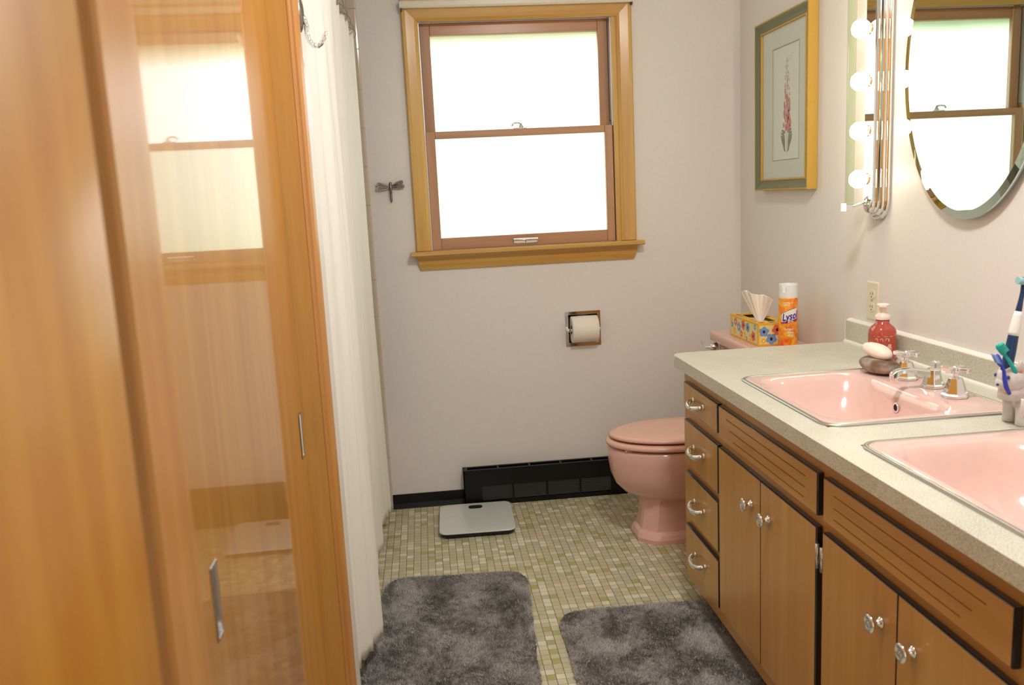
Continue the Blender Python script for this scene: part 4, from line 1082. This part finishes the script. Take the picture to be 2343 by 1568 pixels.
def rug(name, cx, cy, hx_, hy_, r_, ang, label, seed, n_tuft=80000, group='grey bath rugs'):
    rg_ = random.Random(seed); t = thing(name, (cx, cy, 0), label, 'rug', group)
    def tr(x, y, z_): return rot2((cx + x, cy + y, z_), (cx, cy), ang)
    base = [[tr(p[0] - cx, p[1] - cy, p[2]) for p in rr(cx, cy, hx_ - d, hy_ - d, r_, z_)] for d, z_ in ((.004, .0), (.002, .006), (.006, .009))]
    build('backing', MB().loft(base, 0, True), rug_m, t)
    N_ = mathutils.noise.noise
    V_, F_ = [], []
    k = 0
    while k < n_tuft:
        x, y = rg_.uniform(-hx_, hx_), rg_.uniform(-hy_, hy_)
        dx, dy = abs(x) - (hx_ - r_), abs(y) - (hy_ - r_)
        if dx > 0 and dy > 0 and dx * dx + dy * dy > r_ * r_: continue
        k += 1
        ex = min(hx_ - abs(x), hy_ - abs(y)); h = .0125 * (1 if ex > .015 else .75 + .25 * ex / .015)
        # lean of the pile changes in patches, brushed one way or the other
        s1_, s2_ = N_(Vector((x * 9, y * 9, seed))), N_(Vector((x * 9 + 7, y * 9, seed + 4)))
        s3_ = N_(Vector((x * 42, y * 42, seed + 9))); s4_ = N_(Vector((x * 42, y * 42, seed + 19)))
        lx = .008 * (s1_ * 1.5 + s3_ * .8) + rg_.uniform(-.0025, .0025); ly = .008 * (s2_ * 1.5 + s4_ * .8) + rg_.uniform(-.0025, .0025)
        if abs(x) > hx_ - .012: lx += .002 * (1 if x > 0 else -1)
        if abs(y) > hy_ - .012: ly += .002 * (1 if y > 0 else -1)
        h *= .85 + .2 * rg_.random() + .15 * N_(Vector((x * 24, y * 24, seed + 30)))
        w_ = .0013; a = rg_.uniform(0, pi); ca, sa = cos(a) * w_, sin(a) * w_
        b0_ = len(V_)
        V_ += [tr(x - ca, y - sa, .005), tr(x + ca, y + sa, .005), tr(x + ca * .8 + lx * .55, y + sa * .8 + ly * .55, .005 + h * .7), tr(x - ca * .8 + lx * .55, y - sa * .8 + ly * .55, .005 + h * .7), tr(x + lx, y + ly, .005 + h)]
        F_ += [(b0_, b0_ + 1, b0_ + 2, b0_ + 3), (b0_ + 3, b0_ + 2, b0_ + 4)]
    off = Vector(t.location); me = bpy.data.meshes.new('pile')
    me.from_pydata([tuple(Vector(v) - off) for v in V_], [], F_); me.materials.append(rug_m); me.update()
    o = bpy.data.objects.new('pile', me); COL.objects.link(o); o.parent = t; o['kind'] = 'stuff'
    return t
rug('bath_rug', .014, 2.480, .250, .415, .085, radians(-4.0), 'grey shaggy bath rug in front of the tub and shower curtain', 3)
rug('bath_rug', .590, 2.120, .250, .420, .085, radians(-1.2), 'grey shaggy bath rug along the foot of the vanity', 8)

# ---------------------------------------------------------------- right wall
# outlet
ol = thing('wall_outlet', (R, 2.530, .96), 'ivory duplex outlet plate above the backsplash', 'outlet')
mb = MB(); oc = (2.528, .960)
pl = lambda x, d: [(x, oc[0] - .036 + d, oc[1] - .060 + d), (x, oc[0] + .036 - d, oc[1] - .060 + d), (x, oc[0] + .036 - d, oc[1] + .060 - d), (x, oc[0] - .036 + d, oc[1] + .060 - d)]
mb.loft([pl(R - .0002, 0), pl(R - .003, 0), pl(R - .006, .004)], 0, False)
build('cover_plate', mb, ivory, ol)
for s in (-1, 1):
    mb = MB(); zc = oc[1] + s * .020
    mb.loft([[(x, oc[0] + .0165 * q * max(-1, min(1, 1.25 * cos(a))), zc + .0145 * q * sin(a)) for a in [2 * pi * k / 24 for k in range(24)]] for x, q in ((R - .0055, 1), (R - .008, .97))], 0, False)
    r_ = build('receptacle', mb, ivory, ol)
    mb = MB()
    for y_, h_ in ((-.0062, .0042), (.0062, .0036)): mb.box((R - .0084, oc[0] + y_ - .0009, zc + .002 - h_), (R - .0079, oc[0] + y_ + .0009, zc + .002 + h_))
    mb.lathe([(.0022, .0078), (.0022, .0084)], (R, oc[0], zc - .0075), '-x', 10)
    build('slot', mb, slot_m, r_)
build('screw', MB().lathe([(.003, .006), (.003, .0072)], (R, oc[0], oc[1]), '-x', 12), chrome_d, ol)

# framed botanical print
pc = thing('framed_print', (R, 3.17, 1.63), 'gold and green framed botanical print of a pink flower spike', 'picture')
gold = mat('gold_leaf', srgb(196, 158, 74), .45, .4, bump=(60, .4)); green_f = mat('green_frame', srgb(112, 114, 84), .45)
PY0, PY1, PZ0, PZ1 = 2.925, 3.402, 1.312, 1.950
fr4 = lambda x, d: [(x, PY0 + d, PZ0 + d), (x, PY1 - d, PZ0 + d), (x, PY1 - d, PZ1 - d), (x, PY0 + d, PZ1 - d)]
build('frame', MB().loft([fr4(R - .001, 0), fr4(R - .036, 0), fr4(R - .038, .002), fr4(R - .038, .006)], 0, False, False, False), gold, pc)
build('frame_moulding', MB().loft([fr4(R - .0379, .005), fr4(R - .035, .012), fr4(R - .028, .024), fr4(R - .026, .036)], 0, False, False, False), green_f, pc)
build('inner_lip', MB().loft([fr4(R - .026, .036), fr4(R - .0285, .038), fr4(R - .0285, .043), fr4(R - .018, .044)], 0, False, False, False), gold, pc)
mb = MB(); WY0, WY1, WZ0_, WZ1_ = 3.032, 3.262, 1.425, 1.835
slab_holes(PY0 + .04, PY1 - .04, PZ0 + .04, PZ1 - .04, [(WY0, WY1, WZ0_, WZ1_)], lambda u, v, t: (t, u, v), R - .021, R - .0185, mb)
for p in ((WY0 - .003, WY1 + .003, WZ0_ - .003, WZ0_), (WY0 - .003, WY1 + .003, WZ1_, WZ1_ + .003), (WY0 - .003, WY0, WZ0_, WZ1_), (WY1, WY1 + .003, WZ0_, WZ1_)): mb.box((R - .0214, p[0], p[2]), (R - .0209, p[1], p[3]), 1)
build('mat_board', mb, [mat('pale_green_mat', srgb(220, 219, 210), .6), mat('mat_line', srgb(170, 146, 122), .5)], pc)
prt = mat('print_paper', srgb(232, 232, 224), .6); pf = mat('print_rose', srgb(216, 128, 122), .6); pf2 = mat('print_pale_rose', srgb(206, 168, 162), .6); pg = mat('print_leaf', srgb(134, 136, 108), .6); pgp = mat('print_pencil', srgb(186, 186, 176), .6)
mb = MB().box((R - .018, WY0 - .01, WZ0_ - .01), (R - .016, WY1 + .01, WZ1_ + .01))
PX = R - .0183
def blob(y, z_, ry, rz, mi, a=0, n=10, lift=0): mb.add([(PX - lift, y + ry * cos(t) * cos(a) - rz * sin(t) * sin(a), z_ + ry * cos(t) * sin(a) + rz * sin(t) * cos(a)) for t in [2 * pi * k / n for k in range(n)]], [tuple(range(n))], mi)
rg_ = random.Random(12); yc = 3.140
for k in range(150):
    t = k / 150; z_ = 1.535 + .26 * t; wdt = .027 * (1 - t) ** .6 + .004
    y = yc + rg_.uniform(-1, 1) * wdt; s = (.0088 * (1 - t) + .0025)
    if t > .42 and rg_.random() < .35: continue
    blob(y, z_ + rg_.uniform(-.006, .006), s * rg_.uniform(.5, .9), s * rg_.uniform(.8, 1.3), 1 if (t < .55 and rg_.random() < .8) else 2, rg_.uniform(-.5, .5), 9, .0001 * (k % 7) / 7)
mb.add([(PX - .0001, yc - .001, 1.44), (PX - .0001, yc + .001, 1.44), (PX - .0001, yc + .0012, 1.79), (PX - .0001, yc, 1.79)], [(0, 1, 2, 3)], 3)
for s in (-1, 1):
    for k in range(7):
        blob(yc + s * (.026 + .010 * sin(k * .7)) + .004, 1.528 - .011 * k, .0052, .019 - .0012 * k, 3, s * (-1.25 + .10 * k), 8, .0001)
    blob(yc + s * .024 + .004, 1.497, .010, .034, 3, s * -.18, 12, .00015)
for k in range(3): blob(yc - .045 + .01 * k, 1.80 - .008 * k, .012, .0008, 4, .2, 6); blob(yc + .05 - .03 * k, 1.445 + .01 * k, .008, .0008, 4, .1, 6)
build('flower_print', mb, [prt, pf, pf2, pg, pgp], pc)
build('picture_glass', MB().box((R - .0235, PY0 + .04, PZ0 + .04), (R - .0225, PY1 - .04, PZ1 - .04)), glass_m, pc)

# oval mirror
mi = thing('oval_mirror', (R, 2.068, 1.622), 'large oval mirror on the wall above the far sink, reflecting the window', 'mirror')
mc, ma, mbb = (2.066, 1.624), .285, .402
ov = lambda x, d: [(x, mc[0] + (ma - d) * cos(2 * pi * k / 96), mc[1] + (mbb - d) * sin(2 * pi * k / 96)) for k in range(96)]
silver = mat('mirror_silver', (.68, .82, .76), .0, 1.0)
build('mirror_plate', MB().loft([ov(R - .022, .021), ov(R - .0222, .0215)], 0, False), silver, mi)
build('bevelled_edge', MB().loft([ov(R - .0220, .0212), ov(R - .0200, .0005), ov(R - .0165, 0)], 0, False, False, False), silver, mi)
build('mirror_edge', MB().loft([ov(R - .0164, 0), ov(R - .012, .0005), ov(R - .012, .03)], 0, False, False, False), mat('glass_edge', srgb(150, 176, 166), .15), mi)
build('backing', MB().loft([ov(R - .0118, .03), ov(R - .0005, .03)], 0, False), black_p, mi)

# vanity light: stepped chrome plate, globe bulbs, glass bar
LY, LZ0, LZ1 = 2.505, 1.270, 2.13
vl = thing('vanity_light', (R, LY, 1.70), 'tall chrome vanity light with glowing round bulbs beside the mirror', 'wall light')
mb = MB()
def stad(x, hw, ex=0, n=12):
    top = [(x, LY + hw * cos(a), LZ1 + hw * sin(a)) for a in [pi * k / n for k in range(n + 1)]]
    bot = [(x, LY - hw * cos(a), LZ0 - hw * sin(a)) for a in [pi * k / n for k in range(n + 1)]]
    return top + bot
st_ = [(R - .0005, .060), (R - .010, .060), (R - .013, .057), (R - .014, .050), (R - .020, .049), (R - .023, .046), (R - .024, .040), (R - .029, .039), (R - .032, .036), (R - .033, .030), (R - .037, .029), (R - .039, .026)]
mb.loft([stad(x, h) for x, h in st_], 0, False, True, False)
build('back_plate', mb, chrome, vl, bevel=.0006)
build('mirror_strip', MB().box((R - .0395, LY - .026, LZ0 - .004), (R - .037, LY + .026, LZ1 + .004)), silver, vl)
for zz in (LZ0 - .010, LZ1 + .010): build('end_boss', MB().lathe([(.027, 0), (.027, .037), (.022, .043), (.010, .047), (.001, .048)], (R, LY, zz), '-x', 28), chrome, vl)
bulb_m = mat('bulb_glow', (1, 1, 1), .4, emit=(1.0, .84, .60), estr=BULB_POWER)
BZ = [1.337, 1.479, 1.623, 1.773, 1.917, 2.062]
for zz in BZ:
    s = build('socket', MB().lathe([(.0165, 0.036), (.0165, .041), (.0135, .044), (.0125, .046)], (R, LY + .004, zz), '-x', 20), mat('brass_socket', (.75, .45, .2), .25, 1.0) if 'brass_socket' not in MATS else MATS['brass_socket'], vl)
    mb = MB(); pr = [(.010, .042), (.013, .045), (.0205, .050), (.0258, .059), (.0275, .068), (.0255, .079), (.0185, .089), (.0095, .0940), (.001, .0955)]
    mb.lathe(pr, (R, LY + .004, zz), '-x', 28)
    build('bulb', mb, bulb_m, vl)
# curved glass bar in front of the bulbs
mb = MB(); gz0, gz1 = 1.262, 2.14
arc_o = [(R - .100 - .013 * cos(a), LY - .008 + .019 * sin(a)) for a in [-1.45 + 2.9 * k / 12 for k in range(13)]]
arc_i = [(R - .097, LY + .011), (R - .094, LY + .004), (R - .094, LY - .020), (R - .097, LY - .027)]
mb.loft([[(x, y, z_) for x, y in arc_o + arc_i] for z_ in (gz0, gz1)], 0, True)
build('glass_shade', mb, bar_m, vl)
for zz in (1.252, 2.135):
    mb = MB()
    mb.box((R - .113, LY - .012, zz - .010), (R - .092, LY + .022, zz + .016))
    mb.tube([(R - .100, LY + .004, zz), (R - .075, LY + .004, zz + .006), (R - .030, LY + .004, LZ0 + .004 if zz < 1.5 else LZ1 - .004)], .0042, 12)
    build('shade_clip', mb, chrome, vl, bevel=.001)

# added ceiling light, out of view, to brighten the whole room
cl_ = thing('ceiling_fill_light', (.60, 1.45, CEIL), 'added round white fill light on the ceiling, out of view', 'ceiling light')
build('fill_canopy', MB().lathe([(.14, CEIL - .025), (.15, CEIL - .02), (.15, CEIL - .0005)], (.60, 1.45, 0), 'z', 40), chrome_d, cl_)
dm = mat('fill_glass', (.9, .9, .9), .3, emit=(1.0, .975, .93), estr=CEILING_FILL_POWER)
build('fill_lamp_shade', MB().lathe([(.001, CEIL - .085), (.05, CEIL - .080), (.10, CEIL - .062), (.125, CEIL - .040), (.130, CEIL - .0252)], (.60, 1.45, 0), 'z', 40, 0, True, False), dm, cl_)
